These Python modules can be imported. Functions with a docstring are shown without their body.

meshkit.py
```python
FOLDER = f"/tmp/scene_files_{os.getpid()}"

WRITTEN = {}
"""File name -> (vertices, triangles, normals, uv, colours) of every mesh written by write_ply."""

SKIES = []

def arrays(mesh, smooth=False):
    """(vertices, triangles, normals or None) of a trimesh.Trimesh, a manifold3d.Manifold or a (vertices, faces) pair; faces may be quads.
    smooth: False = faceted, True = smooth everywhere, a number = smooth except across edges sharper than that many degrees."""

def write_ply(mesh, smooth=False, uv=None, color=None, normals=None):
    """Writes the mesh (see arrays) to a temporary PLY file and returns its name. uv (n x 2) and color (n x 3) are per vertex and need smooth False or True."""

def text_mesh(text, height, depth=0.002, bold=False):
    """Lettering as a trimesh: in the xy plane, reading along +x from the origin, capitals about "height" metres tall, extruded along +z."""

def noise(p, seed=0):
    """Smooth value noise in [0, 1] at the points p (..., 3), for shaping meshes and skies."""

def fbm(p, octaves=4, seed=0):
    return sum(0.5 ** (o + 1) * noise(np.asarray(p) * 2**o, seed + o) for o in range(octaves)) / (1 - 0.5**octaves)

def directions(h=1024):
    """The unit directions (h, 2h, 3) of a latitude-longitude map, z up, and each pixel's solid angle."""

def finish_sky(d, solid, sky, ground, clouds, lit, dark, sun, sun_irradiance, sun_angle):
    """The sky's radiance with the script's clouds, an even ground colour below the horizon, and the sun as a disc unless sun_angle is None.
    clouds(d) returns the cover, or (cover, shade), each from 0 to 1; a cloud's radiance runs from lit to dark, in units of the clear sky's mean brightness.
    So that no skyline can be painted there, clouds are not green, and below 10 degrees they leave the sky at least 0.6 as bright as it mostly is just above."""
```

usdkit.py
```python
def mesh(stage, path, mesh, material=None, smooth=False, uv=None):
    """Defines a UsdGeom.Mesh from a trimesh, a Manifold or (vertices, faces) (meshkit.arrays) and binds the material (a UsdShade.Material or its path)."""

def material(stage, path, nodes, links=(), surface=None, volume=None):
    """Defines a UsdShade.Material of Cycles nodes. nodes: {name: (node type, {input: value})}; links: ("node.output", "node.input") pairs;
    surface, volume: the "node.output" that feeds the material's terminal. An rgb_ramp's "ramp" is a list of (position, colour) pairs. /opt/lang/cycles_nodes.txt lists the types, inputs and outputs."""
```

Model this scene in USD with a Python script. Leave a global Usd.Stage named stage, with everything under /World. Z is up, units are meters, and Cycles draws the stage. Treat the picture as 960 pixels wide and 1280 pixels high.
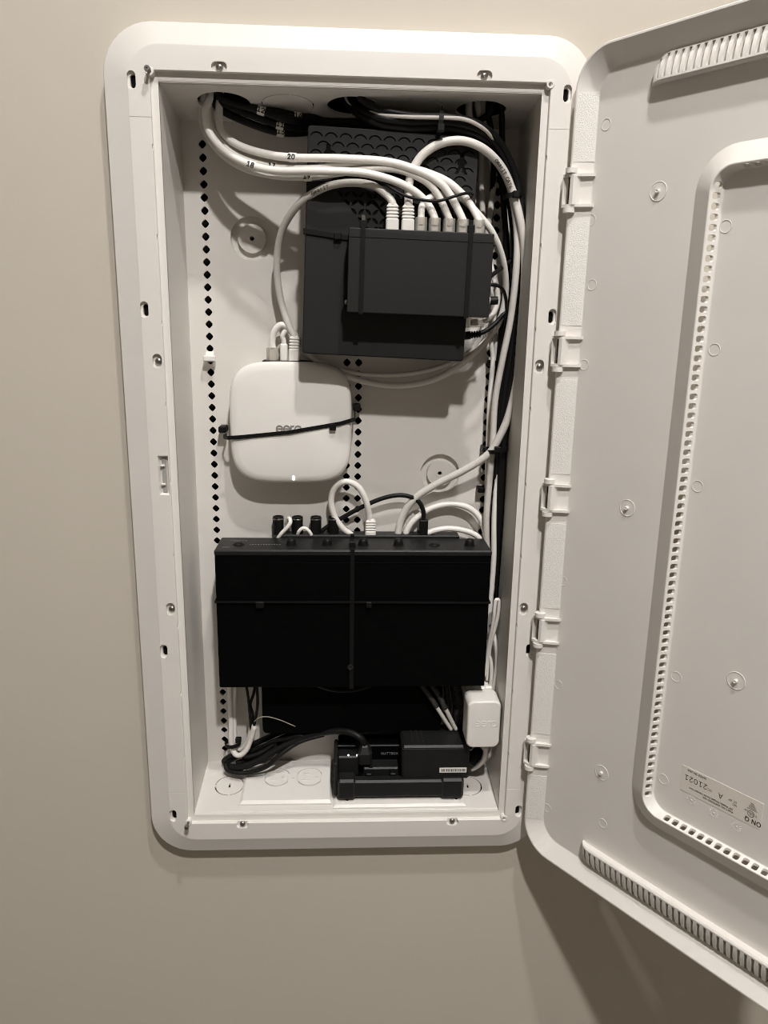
import math, random
import numpy as np, trimesh, usdkit, meshkit
import manifold3d as m3
import shapely.geometry as sg, shapely.affinity as sa
from shapely.ops import unary_union
from pxr import Usd, UsdGeom, UsdShade, Gf, Sdf

random.seed(7); RNG = np.random.default_rng(7)
stage = Usd.Stage.CreateInMemory()
UsdGeom.SetStageUpAxis(stage, UsdGeom.Tokens.z); UsdGeom.SetStageMetersPerUnit(stage, 1.0)
UsdGeom.Xform.Define(stage, '/World')
A3 = lambda *p: np.array(p, float)

# ---------------------------------------------------------------- camera, light, exposure
# x runs along the wall, y into the wall (the trim's flat face is y = 0), z up; Z0 is the height of the enclosure's middle above the floor
Z0 = 1.20
CAM = A3(-0.0029228, -0.7633364, 0.1724295)
RM = np.array([[0.9988162376597228, -0.04554284701558803, 0.01708720202347591],
               [0.005466197762871185, -0.24396589832155152, -0.9697684059290526],
               [0.04833470874323664, 0.9687138326367974, -0.24342815447033517]])   # rows: right, down, forward
FPX = 961.0
HC = 1.54                                                            # the ceiling, above the enclosure's middle
EXPOSURE = 0.0
LAMPS = [  # x, y, lens radius, radiance: two recessed downlights in the ceiling
    (0.22, -1.35, 0.045, 1980.0),
    (0.20, -0.63, 0.035, 1280.0)]
LAMP_COLOR = (1.0, 0.967, 0.945)
cam = UsdGeom.Camera.Define(stage, '/World/camera')
cam.CreateHorizontalApertureAttr(24.0); cam.CreateFocalLengthAttr(24.0 * FPX / 960.0)
cam.CreateClippingRangeAttr(Gf.Vec2f(0.02, 100)); cam.CreateExposureAttr(EXPOSURE)
r_, u_, b_ = RM[0], -RM[1], -RM[2]
cam.AddTransformOp().Set(Gf.Matrix4d(*r_, 0, *u_, 0, *b_, 0, CAM[0], CAM[1], CAM[2] + Z0, 1))


def ray(u, v):
    return RM.T @ A3((u - 480) / FPX, (v - 640) / FPX, 1)


def at(u, v, y):
    """The point seen at pixel (u, v) that lies y metres behind the trim's face."""
    d = ray(u, v)
    return CAM + d * (y - CAM[1]) / d[1]


# ---------------------------------------------------------------- materials
L = '/World/Looks/'
UsdGeom.Scope.Define(stage, '/World/Looks')


def mat(name, color, rough=0.5, spec=0.5, metal=0.0, bump=None, mottle=0.0, mscale=8.0, coat=0.0, trans=0.0):
    nodes = {'p': ('principled_bsdf', {'base_color': color, 'roughness': rough, 'specular_ior_level': spec, 'metallic': metal, 'coat_weight': coat, 'transmission_weight': trans}),
             'tc': ('texture_coordinate', {})}
    links = []
    if mottle:
        c = np.array(color)
        nodes['n'] = ('noise_texture', {'scale': mscale, 'detail': 4.0})
        nodes['r'] = ('rgb_ramp', {'ramp': [(0.3, tuple(c * (1 - mottle))), (0.7, tuple(np.minimum(c * (1 + mottle), 1)))]})
        links += [('tc.object', 'n.vector'), ('n.fac', 'r.fac'), ('r.color', 'p.base_color')]
    if bump:
        sc, st, dist = bump
        nodes['bn'] = ('noise_texture', {'scale': sc, 'detail': 3.0})
        nodes['b'] = ('bump', {'strength': st, 'distance': dist})
        links += [('tc.object', 'bn.vector'), ('bn.fac', 'b.height'), ('b.normal', 'p.normal')]
    return usdkit.material(stage, L + name, nodes, links, surface='p.BSDF')


W = mat('white_plastic', (0.73, 0.70, 0.655), 0.42, 0.45, bump=(900, 0.08, 0.0004))
WB = mat('box_plastic', (0.69, 0.66, 0.615), 0.42, 0.45, bump=(900, 0.08, 0.0004))
WD = mat('door_plastic', (0.735, 0.705, 0.66), 0.5, 0.4, bump=(700, 0.06, 0.0003), mottle=0.015, mscale=14)
WS = mat('stippled_plastic', (0.76, 0.735, 0.69), 0.55, 0.4, bump=(1100, 0.75, 0.0008))
WALL = mat('painted_wall', (0.56, 0.515, 0.44), 0.75, 0.2, bump=(220, 0.12, 0.0006), mottle=0.012, mscale=2.0)
CEIL = mat('ceiling_paint', (0.78, 0.76, 0.72), 0.8, 0.2, bump=(90, 0.3, 0.001))
FLOOR = mat('floor_boards', (0.22, 0.205, 0.19), 0.5, 0.4, mottle=0.25, mscale=5)
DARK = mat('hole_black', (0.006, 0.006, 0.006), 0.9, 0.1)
BLK = mat('matte_black_steel', (0.0022, 0.0022, 0.0023), 0.6, 0.03, mottle=0.1, mscale=60)
BTOP = mat('black_top_panel', (0.011, 0.011, 0.011), 0.45, 0.25, mottle=0.15, mscale=40)
GRY = mat('charcoal_plastic', (0.0150, 0.0145, 0.0140), 0.6, 0.25, bump=(1500, 0.15, 0.0003))
SWM = mat('charcoal_steel', (0.0165, 0.0160, 0.0155), 0.5, 0.25, bump=(1800, 0.12, 0.0003))
TIE = mat('black_nylon', (0.0045, 0.0045, 0.0045), 0.5, 0.22)
CBLK = mat('black_cable_jacket', (0.0055, 0.0055, 0.0055), 0.5, 0.25)
CWHT = mat('white_cable_jacket', (0.82, 0.79, 0.74), 0.4, 0.45)
CWH2 = mat('worn_white_cable_jacket', (0.66, 0.63, 0.585), 0.45, 0.4, mottle=0.05, mscale=60)
CWIRE = mat('bare_pale_wire', (0.5, 0.45, 0.36), 0.35, 0.5)
GLOSS = mat('glossy_white', (0.80, 0.775, 0.73), 0.12, 0.5)
SATIN = mat('satin_white', (0.76, 0.735, 0.69), 0.35, 0.45)
PLATE = mat('plate_white', (0.74, 0.715, 0.67), 0.35, 0.45)
CHROME = mat('screw_steel', (0.30, 0.285, 0.265), 0.42, 0.5, metal=1.0)
GOLD = mat('post_steel', (0.32, 0.30, 0.28), 0.3, 0.5, metal=1.0)
INK = mat('black_ink', (0.03, 0.03, 0.03), 0.6, 0.2)
GINK = mat('grey_ink', (0.18, 0.18, 0.18), 0.6, 0.2)
LOGO = mat('grey_logo_print', (0.22, 0.21, 0.2), 0.5, 0.3)
PAPER = mat('label_paper', (0.74, 0.69, 0.62), 0.45, 0.4)
TAG = mat('tag_paper', (0.80, 0.78, 0.73), 0.5, 0.3)
CLEAR = usdkit.material(stage, L + 'clear_plug', {'t': ('transparent_bsdf', {'color': (0.80, 0.78, 0.74)}), 'g': ('principled_bsdf', {'base_color': (0.62, 0.60, 0.56), 'roughness': 0.15}), 'm': ('mix_closure', {'fac': 0.28})},
                        [('t.BSDF', 'm.closure1'), ('g.BSDF', 'm.closure2')], surface='m.closure')
LED = usdkit.material(stage, L + 'white_led', {'e': ('emission', {'color': (1, 0.97, 0.9), 'strength': 4.0})}, surface='e.emission')
MESHY = usdkit.material(stage, L + 'braided_sleeve', {'tc': ('texture_coordinate', {}), 'n': ('voronoi_texture', {'scale': 420.0}), 'r': ('rgb_ramp', {'ramp': [(0.25, (0.006, 0.006, 0.006)), (0.6, (0.045, 0.043, 0.04))]}), 'p': ('principled_bsdf', {'roughness': 0.6})},
                        [('tc.object', 'n.vector'), ('n.distance', 'r.fac'), ('r.color', 'p.base_color')], surface='p.BSDF')

# ---------------------------------------------------------------- scene helpers
used, origin = {}, {}


def numbered(path):
    n = used.get(path, 0); used[path] = n + 1
    return path if n == 0 else f'{path}_{n:03d}'


def tagp(p, label=None, cat=None, group=None, kind=None):
    for k, v in (('label', label), ('category', cat), ('group', group), ('kind', kind)):
        if v: p.SetCustomDataByKey(k, v)


def thing(name, label, cat, loc=(0, 0, 0), group=None, kind=None):
    path = numbered('/World/' + name)
    x = UsdGeom.Xform.Define(stage, path); loc = np.array(loc, float)
    x.AddTranslateOp().Set(Gf.Vec3d(loc[0], loc[1], loc[2] + Z0)); origin[path] = loc + A3(0, 0, 0)
    tagp(x.GetPrim(), label, cat, group, kind)
    return path


def tm(mesh):
    """Any mesh form as a trimesh."""
    if isinstance(mesh, (list,)):
        return trimesh.util.concatenate([tm(x) for x in mesh])
    v, f, _ = meshkit.arrays(mesh)
    return trimesh.Trimesh(v, f, process=False)


def obj(name, mesh, material, parent=None, smooth=35, label=None, cat=None, group=None, kind=None):
    """One Mesh prim; its vertices are given in enclosure coordinates and stored relative to the thing they belong to."""
    m = tm(mesh)
    if parent is None:
        path = numbered('/World/' + name); off = A3(0, 0, -Z0)
        lo = m.bounds.mean(0)
        m = trimesh.Trimesh(m.vertices - lo, m.faces, process=False)
        pr = usdkit.mesh(stage, path, m, material, smooth=smooth)
        pr.AddTranslateOp().Set(Gf.Vec3d(lo[0], lo[1], lo[2] + Z0)); origin[path] = lo
    else:
        path = numbered(parent + '/' + name); off = origin[parent]; origin[path] = off
        m = trimesh.Trimesh(m.vertices - off, m.faces, process=False)
        pr = usdkit.mesh(stage, path, m, material, smooth=smooth)
    tagp(pr.GetPrim(), label, cat, group, kind)
    return path


# ---------------------------------------------------------------- shape helpers
def fixvol(m):
    if m.volume < 0: m.invert()
    return m


def hull(pts):
    return m3.Manifold.hull_points(np.asarray(pts, float))


def cbox(x0, x1, y0, y1, z0, z1, c=0.001):
    """A box with chamfered edges."""
    P = []
    for sx in (0, 1):
        for sy in (0, 1):
            for sz in (0, 1):
                X, Y, Zz = (x0, x1)[sx], (y0, y1)[sy], (z0, z1)[sz]
                dx, dy, dz = c * (1 - 2 * sx), c * (1 - 2 * sy), c * (1 - 2 * sz)
                P += [(X, Y + dy, Zz + dz), (X + dx, Y, Zz + dz), (X + dx, Y + dy, Zz)]
    return hull(P)


def sphere(p, r, k=12):
    return m3.Manifold.sphere(r, k).translate(list(map(float, p)))


def rod(a, b, r, r2=None, k=16):
    a, b = np.array(a, float), np.array(b, float); d = b - a; h = np.linalg.norm(d); d /= h
    e = np.cross(d, [0, 0, 1.0] if abs(d[2]) < 0.9 else [1.0, 0, 0]); e /= np.linalg.norm(e); g = np.cross(d, e)
    t = np.arange(k) * 2 * np.pi / k; c = np.cos(t)[:, None] * e + np.sin(t)[:, None] * g
    return hull(np.vstack([a + c * r, b + c * (r if r2 is None else r2)]))


def rrect(cx, cz, hx, hz, r, k=7):
    r = min(r, hx * 0.999, hz * 0.999); P = []
    for sx, sz, a0 in ((1, 1, 0), (-1, 1, 90), (-1, -1, 180), (1, -1, 270)):
        for i in range(k + 1):
            a = math.radians(a0 + 90 * i / k)
            P.append((cx + sx * (hx - r) + r * math.cos(a), cz + sz * (hz - r) + r * math.sin(a)))
    return np.array(P)


def loft(rings, caps=True, closed=False):
    """Joins rings of (n, 3) points, one after the other."""
    n = len(rings[0]); V = np.vstack(rings); F = []
    m = len(rings)
    for j in range(m if closed else m - 1):
        a, b = j * n, ((j + 1) % m) * n
        for i in range(n):
            k = (i + 1) % n
            F += [(a + i, a + k, b + k), (a + i, b + k, b + i)]
    if caps and not closed:
        V = np.vstack([V, rings[0].mean(0), rings[-1].mean(0)]); c0, c1 = len(V) - 2, len(V) - 1; b = (m - 1) * n
        for i in range(n):
            k = (i + 1) % n
            F += [(c0, k, i), (c1, b + i, b + k)]
    return fixvol(trimesh.Trimesh(V, F, process=False))


def man(t):
    t = tm(t)
    return m3.Manifold(m3.Mesh(np.asarray(t.vertices, np.float32), np.asarray(t.faces, np.uint32)))


def ext_xz(poly, y0, y1):
    """A polygon in x, z extruded from y0 to y1."""
    out = []
    for g in getattr(poly, 'geoms', [poly]):
        if g.is_empty or g.area < 1e-9: continue
        e = trimesh.creation.extrude_polygon(g, y1 - y0, engine='earcut')
        v = e.vertices
        out.append(fixvol(trimesh.Trimesh(np.c_[v[:, 0], y0 + v[:, 2], v[:, 1]], e.faces, process=False)))
    return trimesh.util.concatenate(out)


def plate_xz(cx, cz, hx, hz, r, y0, y1, c=0.001, k=7, tilt=0.0):
    """A rounded slab facing the room with chamfered front edge (y0) and plain back (y1)."""
    rings = []
    for y, ins in ((y1, 0), (y0 + c, 0), (y0 + c * 0.3, c * 0.3), (y0, c)):
        q = rrect(0, 0, hx - ins, hz - ins, max(r - ins, 1e-4), k)
        ct, st = math.cos(tilt), math.sin(tilt)
        rings.append(np.c_[cx + q[:, 0] * ct - q[:, 1] * st, np.full(len(q), y), cz + q[:, 0] * st + q[:, 1] * ct])
    return loft(rings)


def spline(P, n=8):
    """Catmull-Rom through the points P."""
    P = np.array(P, float)
    if len(P) < 3: return np.linspace(P[0], P[-1], 2 * n)
    Q = np.vstack([2 * P[0] - P[1], P, 2 * P[-1] - P[-2]]); out = []
    for i in range(1, len(Q) - 2):
        p0, p1, p2, p3 = Q[i - 1:i + 3]
        for t in np.arange(n) / n:
            out.append(0.5 * (2 * p1 + (p2 - p0) * t + (2 * p0 - 5 * p1 + 4 * p2 - p3) * t * t + (3 * p1 - p0 - 3 * p2 + p3) * t ** 3))
    out.append(P[-1])
    return np.array(out)


def frames(C):
    T = np.gradient(C, axis=0); T /= np.maximum(np.linalg.norm(T, axis=1), 1e-12)[:, None]
    N = np.zeros_like(T); a = np.cross(T[0], [0, 1.0, 0])
    if np.linalg.norm(a) < 1e-3: a = np.cross(T[0], [1.0, 0, 0])
    N[0] = a / np.linalg.norm(a)
    for i in range(1, len(C)):
        v = N[i - 1] - T[i] * (N[i - 1] @ T[i]); N[i] = v / np.linalg.norm(v)
    return T, N, np.cross(T, N)


def tube(P, r, n=8, k=10, raw=False):
    C = np.array(P, float) if raw else spline(P, n)
    T, N, B = frames(C); a = np.arange(k) * 2 * np.pi / k
    rr = np.broadcast_to(r, len(C)) if np.ndim(r) == 0 else np.interp(np.linspace(0, 1, len(C)), np.linspace(0, 1, len(r)), r)
    return loft([C[i] + rr[i] * (np.cos(a)[:, None] * N[i] + np.sin(a)[:, None] * B[i]) for i in range(len(C))])


def ribbon(P, wdir, w, t, n=None):
    """A flat strap along P; wdir is the direction of its width."""
    C = spline(P, n) if n else np.array(P, float); rings = []
    T = np.gradient(C, axis=0)
    wd = np.array(wdir, float); wd /= np.linalg.norm(wd)
    for c, tt in zip(C, T):
        nn = np.cross(tt, wd); nn /= np.linalg.norm(nn)
        rings.append(np.array([c + wd * w / 2 + nn * t / 2, c - wd * w / 2 + nn * t / 2, c - wd * w / 2 - nn * t / 2, c + wd * w / 2 - nn * t / 2]))
    return loft(rings)


def place(mesh, o, ex, ey, ez):
    m = tm(mesh); v = m.vertices
    return trimesh.Trimesh(np.array(o, float) + v[:, :1] * np.array(ex, float) + v[:, 1:2] * np.array(ey, float) + v[:, 2:3] * np.array(ez, float), m.faces, process=False)


def text_at(s, h, o, ex, ey, depth=0.0003, bold=False, center=True):
    """Lettering at o reading along ex with its top towards ey."""
    ex, ey = np.array(ex, float), np.array(ey, float)
    ex /= np.linalg.norm(ex); ey = ey - ex * (ex @ ey); ey /= np.linalg.norm(ey)
    t = meshkit.text_mesh(s, h, depth, bold)
    if center: t.apply_translation([-t.bounds[:, 0].mean(), -t.bounds[:, 1].mean(), 0])
    return place(t, o, ex, ey, np.cross(ex, ey))


def lathe(prof, o, axis, k=24, ring=False):
    """prof: (radius, height) pairs from the base up along axis."""
    axis = np.array(axis, float); axis /= np.linalg.norm(axis)
    e = np.cross(axis, [0, 0, 1.0] if abs(axis[2]) < 0.9 else [1.0, 0, 0]); e /= np.linalg.norm(e); g = np.cross(axis, e)
    a = np.arange(k) * 2 * np.pi / k; c = np.cos(a)[:, None] * e + np.sin(a)[:, None] * g
    return loft([np.array(o, float) + c * max(r, 1e-5) + axis * h for r, h in prof], closed=ring)


def cross_screw(o, axis, r=0.003):
    """A pan head screw with a cross recess, head towards axis."""
    h = man(lathe([(r * .9, -0.002), (r, 0), (r, 0.0006), (r * .7, 0.0016), (r * .3, 0.002)], o, axis, 16))
    axis = np.array(axis, float)
    e = np.cross(axis, [0, 0, 1.0] if abs(axis[2]) < .9 else [1.0, 0, 0]); e /= np.linalg.norm(e); g = np.cross(axis, e)
    for a, b in ((e, g), (g, e)):
        P = [np.array(o) + a * sx * r * .55 + b * sy * r * .13 + axis * (0.0012 + sz) for sx in (-1, 1) for sy in (-1, 1) for sz in (0, .002)]
        h = h - hull(P)
    return h


def segs(N, z):
    return A3(N[0], N[1], z)


# ================================================================ THE SETTING
WY = 0.0225                                                           # the wall's painted face
HX, HZ = 0.180, 0.3825                                               # the opening
wall_poly = sg.box(-2.6, -Z0, 2.2, HC).difference(sg.box(-0.190, -0.393, 0.190, 0.393))
obj('wall_back', ext_xz(wall_poly, WY, WY + 0.016), WALL, smooth=False, kind='structure', label='beige painted wall around the open enclosure')
obj('wall_left', cbox(-2.62, -2.6, -4.0, WY, -Z0, HC, .001), WALL, smooth=False, kind='structure', label='beige wall on the left')
obj('wall_right', cbox(2.2, 2.22, -4.0, WY, -Z0, HC, .001), WALL, smooth=False, kind='structure', label='beige wall on the right')
obj('wall_front', cbox(-2.6, 2.2, -4.02, -4.0, -Z0, HC, .001), WALL, smooth=False, kind='structure', label='beige wall behind the viewer')
obj('floor', cbox(-2.62, 2.22, -4.02, WY + .2, -Z0 - .02, -Z0, .001), FLOOR, smooth=False, kind='structure', label='pale floor')
obj('ceiling', cbox(-2.62, 2.22, -4.02, WY + .2, HC, HC + .02, .001), CEIL, smooth=False, kind='structure', label='white ceiling')
obj('baseboard_back', cbox(-2.6, 2.2, WY - .014, WY, -Z0, -Z0 + .10, .003), SATIN, smooth=False, kind='structure', label='white baseboard under the enclosure')
LAMPWORD = ['recessed ceiling downlight farther out from the wall', 'recessed ceiling downlight nearer to the wall']
for i, (lx, ly, lr, rad) in enumerate(LAMPS):
    t = thing('recessed_ceiling_light', LAMPWORD[i], 'ceiling light', (lx, ly, HC))
    obj('trim_ring', lathe([(lr + .018, 0), (lr + .018, .003), (lr + .012, .006), (lr + .003, .006), (lr + .003, 0)], (lx, ly, HC), (0, 0, -1), 32), SATIN, t)
    em = usdkit.material(stage, L + f'lamp_{i}', {'e': ('emission', {'color': LAMP_COLOR, 'strength': rad})}, surface='e.emission')
    obj('lens', lathe([(lr * .98, .0005), (lr, .003), (lr * .7, .004)], (lx, ly, HC), (0, 0, -1), 32), em, t)

# ================================================================ THE ENCLOSURE
BX, BY = 0.1735, 0.098                                               # inner half width, depth of the back panel
SL = 0.113                                                           # draft of its top and bottom
ZT = lambda y: 0.3755 - SL * y
ZB = lambda y: -0.3760 + SL * y
enc = thing('wiring_enclosure', 'white plastic recessed wiring enclosure with hinged door swung open to the right', 'wiring enclosure', (0, 0, 0))
# back panel: rows of small diamond-shaped peg holes, two round dished bosses
PITCH = 0.01279
zr = [0.3427 - PITCH * i for i in range(55)]


def peg(x, z):
    return sg.Polygon([(x + a * .0040, z + b * .0044) for a, b in ((0, 1), (.45, .72), (.95, .2), (.95, -.2), (.45, -.72), (0, -1), (-.45, -.72), (-.95, -.2), (-.95, .2), (-.45, .72))])


holes = [peg(x, z) for x in (-.1525, .0093, -.0036, .1545) for z in zr]
BOSS = [(-.1043, .2524), (.1035, .0017)]
holes += [sg.Point(x, z).buffer(.0225, 12) for x, z in BOSS]
back = sg.box(-BX - .002, -.3665, BX + .002, .3665).difference(unary_union(holes))
obj('back_panel', ext_xz(back, BY, BY + .0025), WB, enc, smooth=False)
for x, z in BOSS:
    o = (x, BY, z)
    b = lathe([(.0225, 0), (.0221, .0056), (.0152, .0056), (.0146, .0004), (.0026, .0004), (.0022, .0010), (.0022, .0120), (.0236, .0120), (.0236, .0008)], o, (0, 1, 0), 40, ring=True)
    obj('round_boss', b, WB, enc, smooth=30)
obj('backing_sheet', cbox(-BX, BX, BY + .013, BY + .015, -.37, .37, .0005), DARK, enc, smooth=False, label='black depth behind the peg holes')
for s in (-1, 1):
    xs = s * BX
    P = [(xs, .006, ZT(.006)), (xs, .006, ZB(.006)), (xs, BY, ZB(BY)), (xs, BY, ZT(BY))]
    obj('side_wall', hull(P + [(xs + s * .0025, p[1], p[2]) for p in P]), WB, enc, smooth=False)


def sloped(poly, top):
    """A polygon in (x, y) as a plate along the sloped top or bottom."""
    out = []
    for g in getattr(poly, 'geoms', [poly]):
        e = trimesh.creation.extrude_polygon(g, .0025, engine='earcut'); v = e.vertices
        z = (ZT(v[:, 1]) + v[:, 2]) if top else (ZB(v[:, 1]) - v[:, 2])
        out.append(fixvol(trimesh.Trimesh(np.c_[v[:, 0], v[:, 1], z], e.faces, process=False)))
    return trimesh.util.concatenate(out)


def ring_slits(x, y, r, w, gaps):
    a = sg.Point(x, y).buffer(r + w / 2, 20).difference(sg.Point(x, y).buffer(r - w / 2, 20))
    for g in gaps:
        g = math.radians(g)
        a = a.difference(sg.LineString([(x, y), (x + 2 * r * math.cos(g), y + 2 * r * math.sin(g))]).buffer(.0012))
    return a


TH_ = [(-.122, .0250), (0.0005, .0245), (.125, .0240)]
cut = [sg.Point(x, .0495).buffer(r, 24) for x, r in TH_] + [ring_slits(x, .0495, .0245, .0011, (20, 100, 195, 280)) for x in (-.0615, .0625)]
cut += [sg.box(x - .0012, .0185, x + .0012, .0255) for x, r in ()]
obj('top_panel', sloped(sg.box(-BX - .002, .006, BX + .002, BY).difference(unary_union(cut)), True), WB, enc, smooth=False)
cut = []
for x, y, r in ((-.1406, .0535, .0165), (.1440, .0480, .0165)):
    cut += [ring_slits(x, y, r, .0014, (95, 168, 182, 275)), sg.box(x - .0011, y - .0035, x + .0011, y + .0035)]
    cut += [sg.box(x - r - .0012, y + .001, x - r + .0012, y + .0035), sg.box(x - r - .0012, y - .0045, x - r + .0012, y - .002)]
cut += [ring_slits(-.139, .081, .0085, .0011, (80, 260)), ring_slits(.139, .081, .0085, .0011, (80, 260))]
obj('bottom_panel', sloped(sg.box(-BX - .002, .006, BX + .002, BY).difference(unary_union(cut)), False), WB, enc, smooth=False)
for z, s in ((.3755, 1), (-.3760, -1)):                              # a low step just inside the opening
    obj('opening_rib', cbox(-BX, BX, .0085, .0110, min(z, z - s * .0018), max(z, z - s * .0018), .0004), W, enc, smooth=False)

# trim frame: bevelled ring with rounded corners
prof = [(.222, .4235, .0450, WY), (.222, .4235, .0450, .0080), (.2212, .4227, .0442, .0066), (.2004, .4044, .0300, .0006), (.1990, .4030, .0290, 0), (HX + .0006, HZ + .0006, .0016, 0), (HX, HZ, .0012, .0006),
        (HX, HZ, .0012, .0050), (BX, .3757, .0008, .0056), (BX, .3757, .0008, .0075), (HX + .006, HZ + .006, .006, .0090), (HX + .006, HZ + .006, .006, WY)]
rings = []
for hx, hz, r, y in prof:
    q = rrect(0, 0, hx, hz, r, 9)
    rings.append(np.c_[q[:, 0], np.full(len(q), y), q[:, 1]])
fr = man(loft(rings, closed=True))


def slot_cut(x, z, w, h, y0, y1):
    r = min(w, h) / 2
    a = [(x + (h > w and 0 or s * (w / 2 - r)), z + (h > w and s * (h / 2 - r) or 0)) for s in (-1, 1)]
    return hull(np.vstack([np.vstack([rod((p[0], y0, p[1]), (p[0], y1, p[1]), r).to_mesh().vert_properties[:, :3]]) for p in a]))


SLOTS_V = [(s * .1958, z) for s in (-1, 1) for z in (.3742, .1772, -.1730, -.3725)]
SCREWS = [(s * .1863, z) for s in (-1, 1) for z in (.1293, -.1255)]
SCREWS_H = [(x, z) for x, z in ((-.1183, .3871), (.1192, .3871), (-.1190, -.3855), (.1200, -.3855))]
# shallow moulded seams across the side rails
cuts = []
for x, z in SLOTS_V: cuts += [slot_cut(x, z, .0078, .0152, -.001, .0030), slot_cut(x + (.0009 if x < 0 else -.0009), z - .0004, .0052, .0112, 0, .006)]
for x, z in SCREWS: cuts.append(slot_cut(x, z, .0090, .0140, -.001, .0034))
for x, z in SCREWS_H: cuts.append(slot_cut(x, z, .0140, .0082, -.001, .0034))
for s in (-1, 1):
    for z in (.3443, -.3430): cuts.append(cbox(min(s * .178, s * .23), max(s * .178, s * .23), -.001, .00035, z - .0003, z + .0003, .0001))
cuts.append(hull([(-.1915, -.001, .0375), (-.1805, -.001, .0375), (-.1915, -.001, -.0035), (-.1805, -.001, -.0035), (-.1895, .0048, .0345), (-.1825, .0048, .0345), (-.1895, .0048, -.0015), (-.1825, .0048, -.0015)]))
for x, z in [(s * HX, zz) for s in (-1, 1) for zz in np.arange(-.30, .33, .0775)]:   # little release notches along the inner edge
    cuts.append(slot_cut(x, z, .0014, .0050, -.001, .003))
for c in cuts: fr = fr - c
trim = obj('trim_frame', fr, W, enc, smooth=28)
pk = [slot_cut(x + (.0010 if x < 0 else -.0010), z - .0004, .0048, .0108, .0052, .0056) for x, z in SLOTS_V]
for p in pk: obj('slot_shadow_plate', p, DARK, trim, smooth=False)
for x, z in SCREWS: obj('screw', cross_screw((x + .0008, .0024, z - .0002), (0, -1, 0), .0032), CHROME, trim)
for x, z in SCREWS_H: obj('screw', cross_screw((x, .0024, z), (0, -1, 0), .0032), CHROME, trim)
for z in (.0265, .0075): obj('latch_tooth', cbox(-.1893, -.1850, .0010, .0044, z - .0009, z + .0009, .0004), W, trim)
obj('latch_pocket_back', cbox(-.1880, -.1838, .0034, .0046, -.001, .034, .0003), mat('latch_grey', (.35, .34, .32), .5), trim, label='grey inside of the latch slot')
# corner posts, two of them with steel screws still in
for x, z, sc in ((-.1795, .3815, 1), (.1795, .3815, 0), (-.1795, -.3815, 1), (.1795, -.3815, 0)):
    p = lathe([(.0040, .016), (.0040, .0002), (.0034, -.0008), (.0018, -.0008), (.0018, .004)], (x, 0, z), (0, 1, 0), 20)
    cp = obj('corner_post', p, W, trim)
    if sc:
        obj('corner_screw', man(lathe([(.0012, .003), (.0012, -.0055), (.0026, -.0062), (.0028, -.0085), (.0022, -.0098), (.0008, -.0098), (.0006, -.0086)], (x, 0, z), (0, 1, 0), 16)), CHROME, trim)

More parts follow.
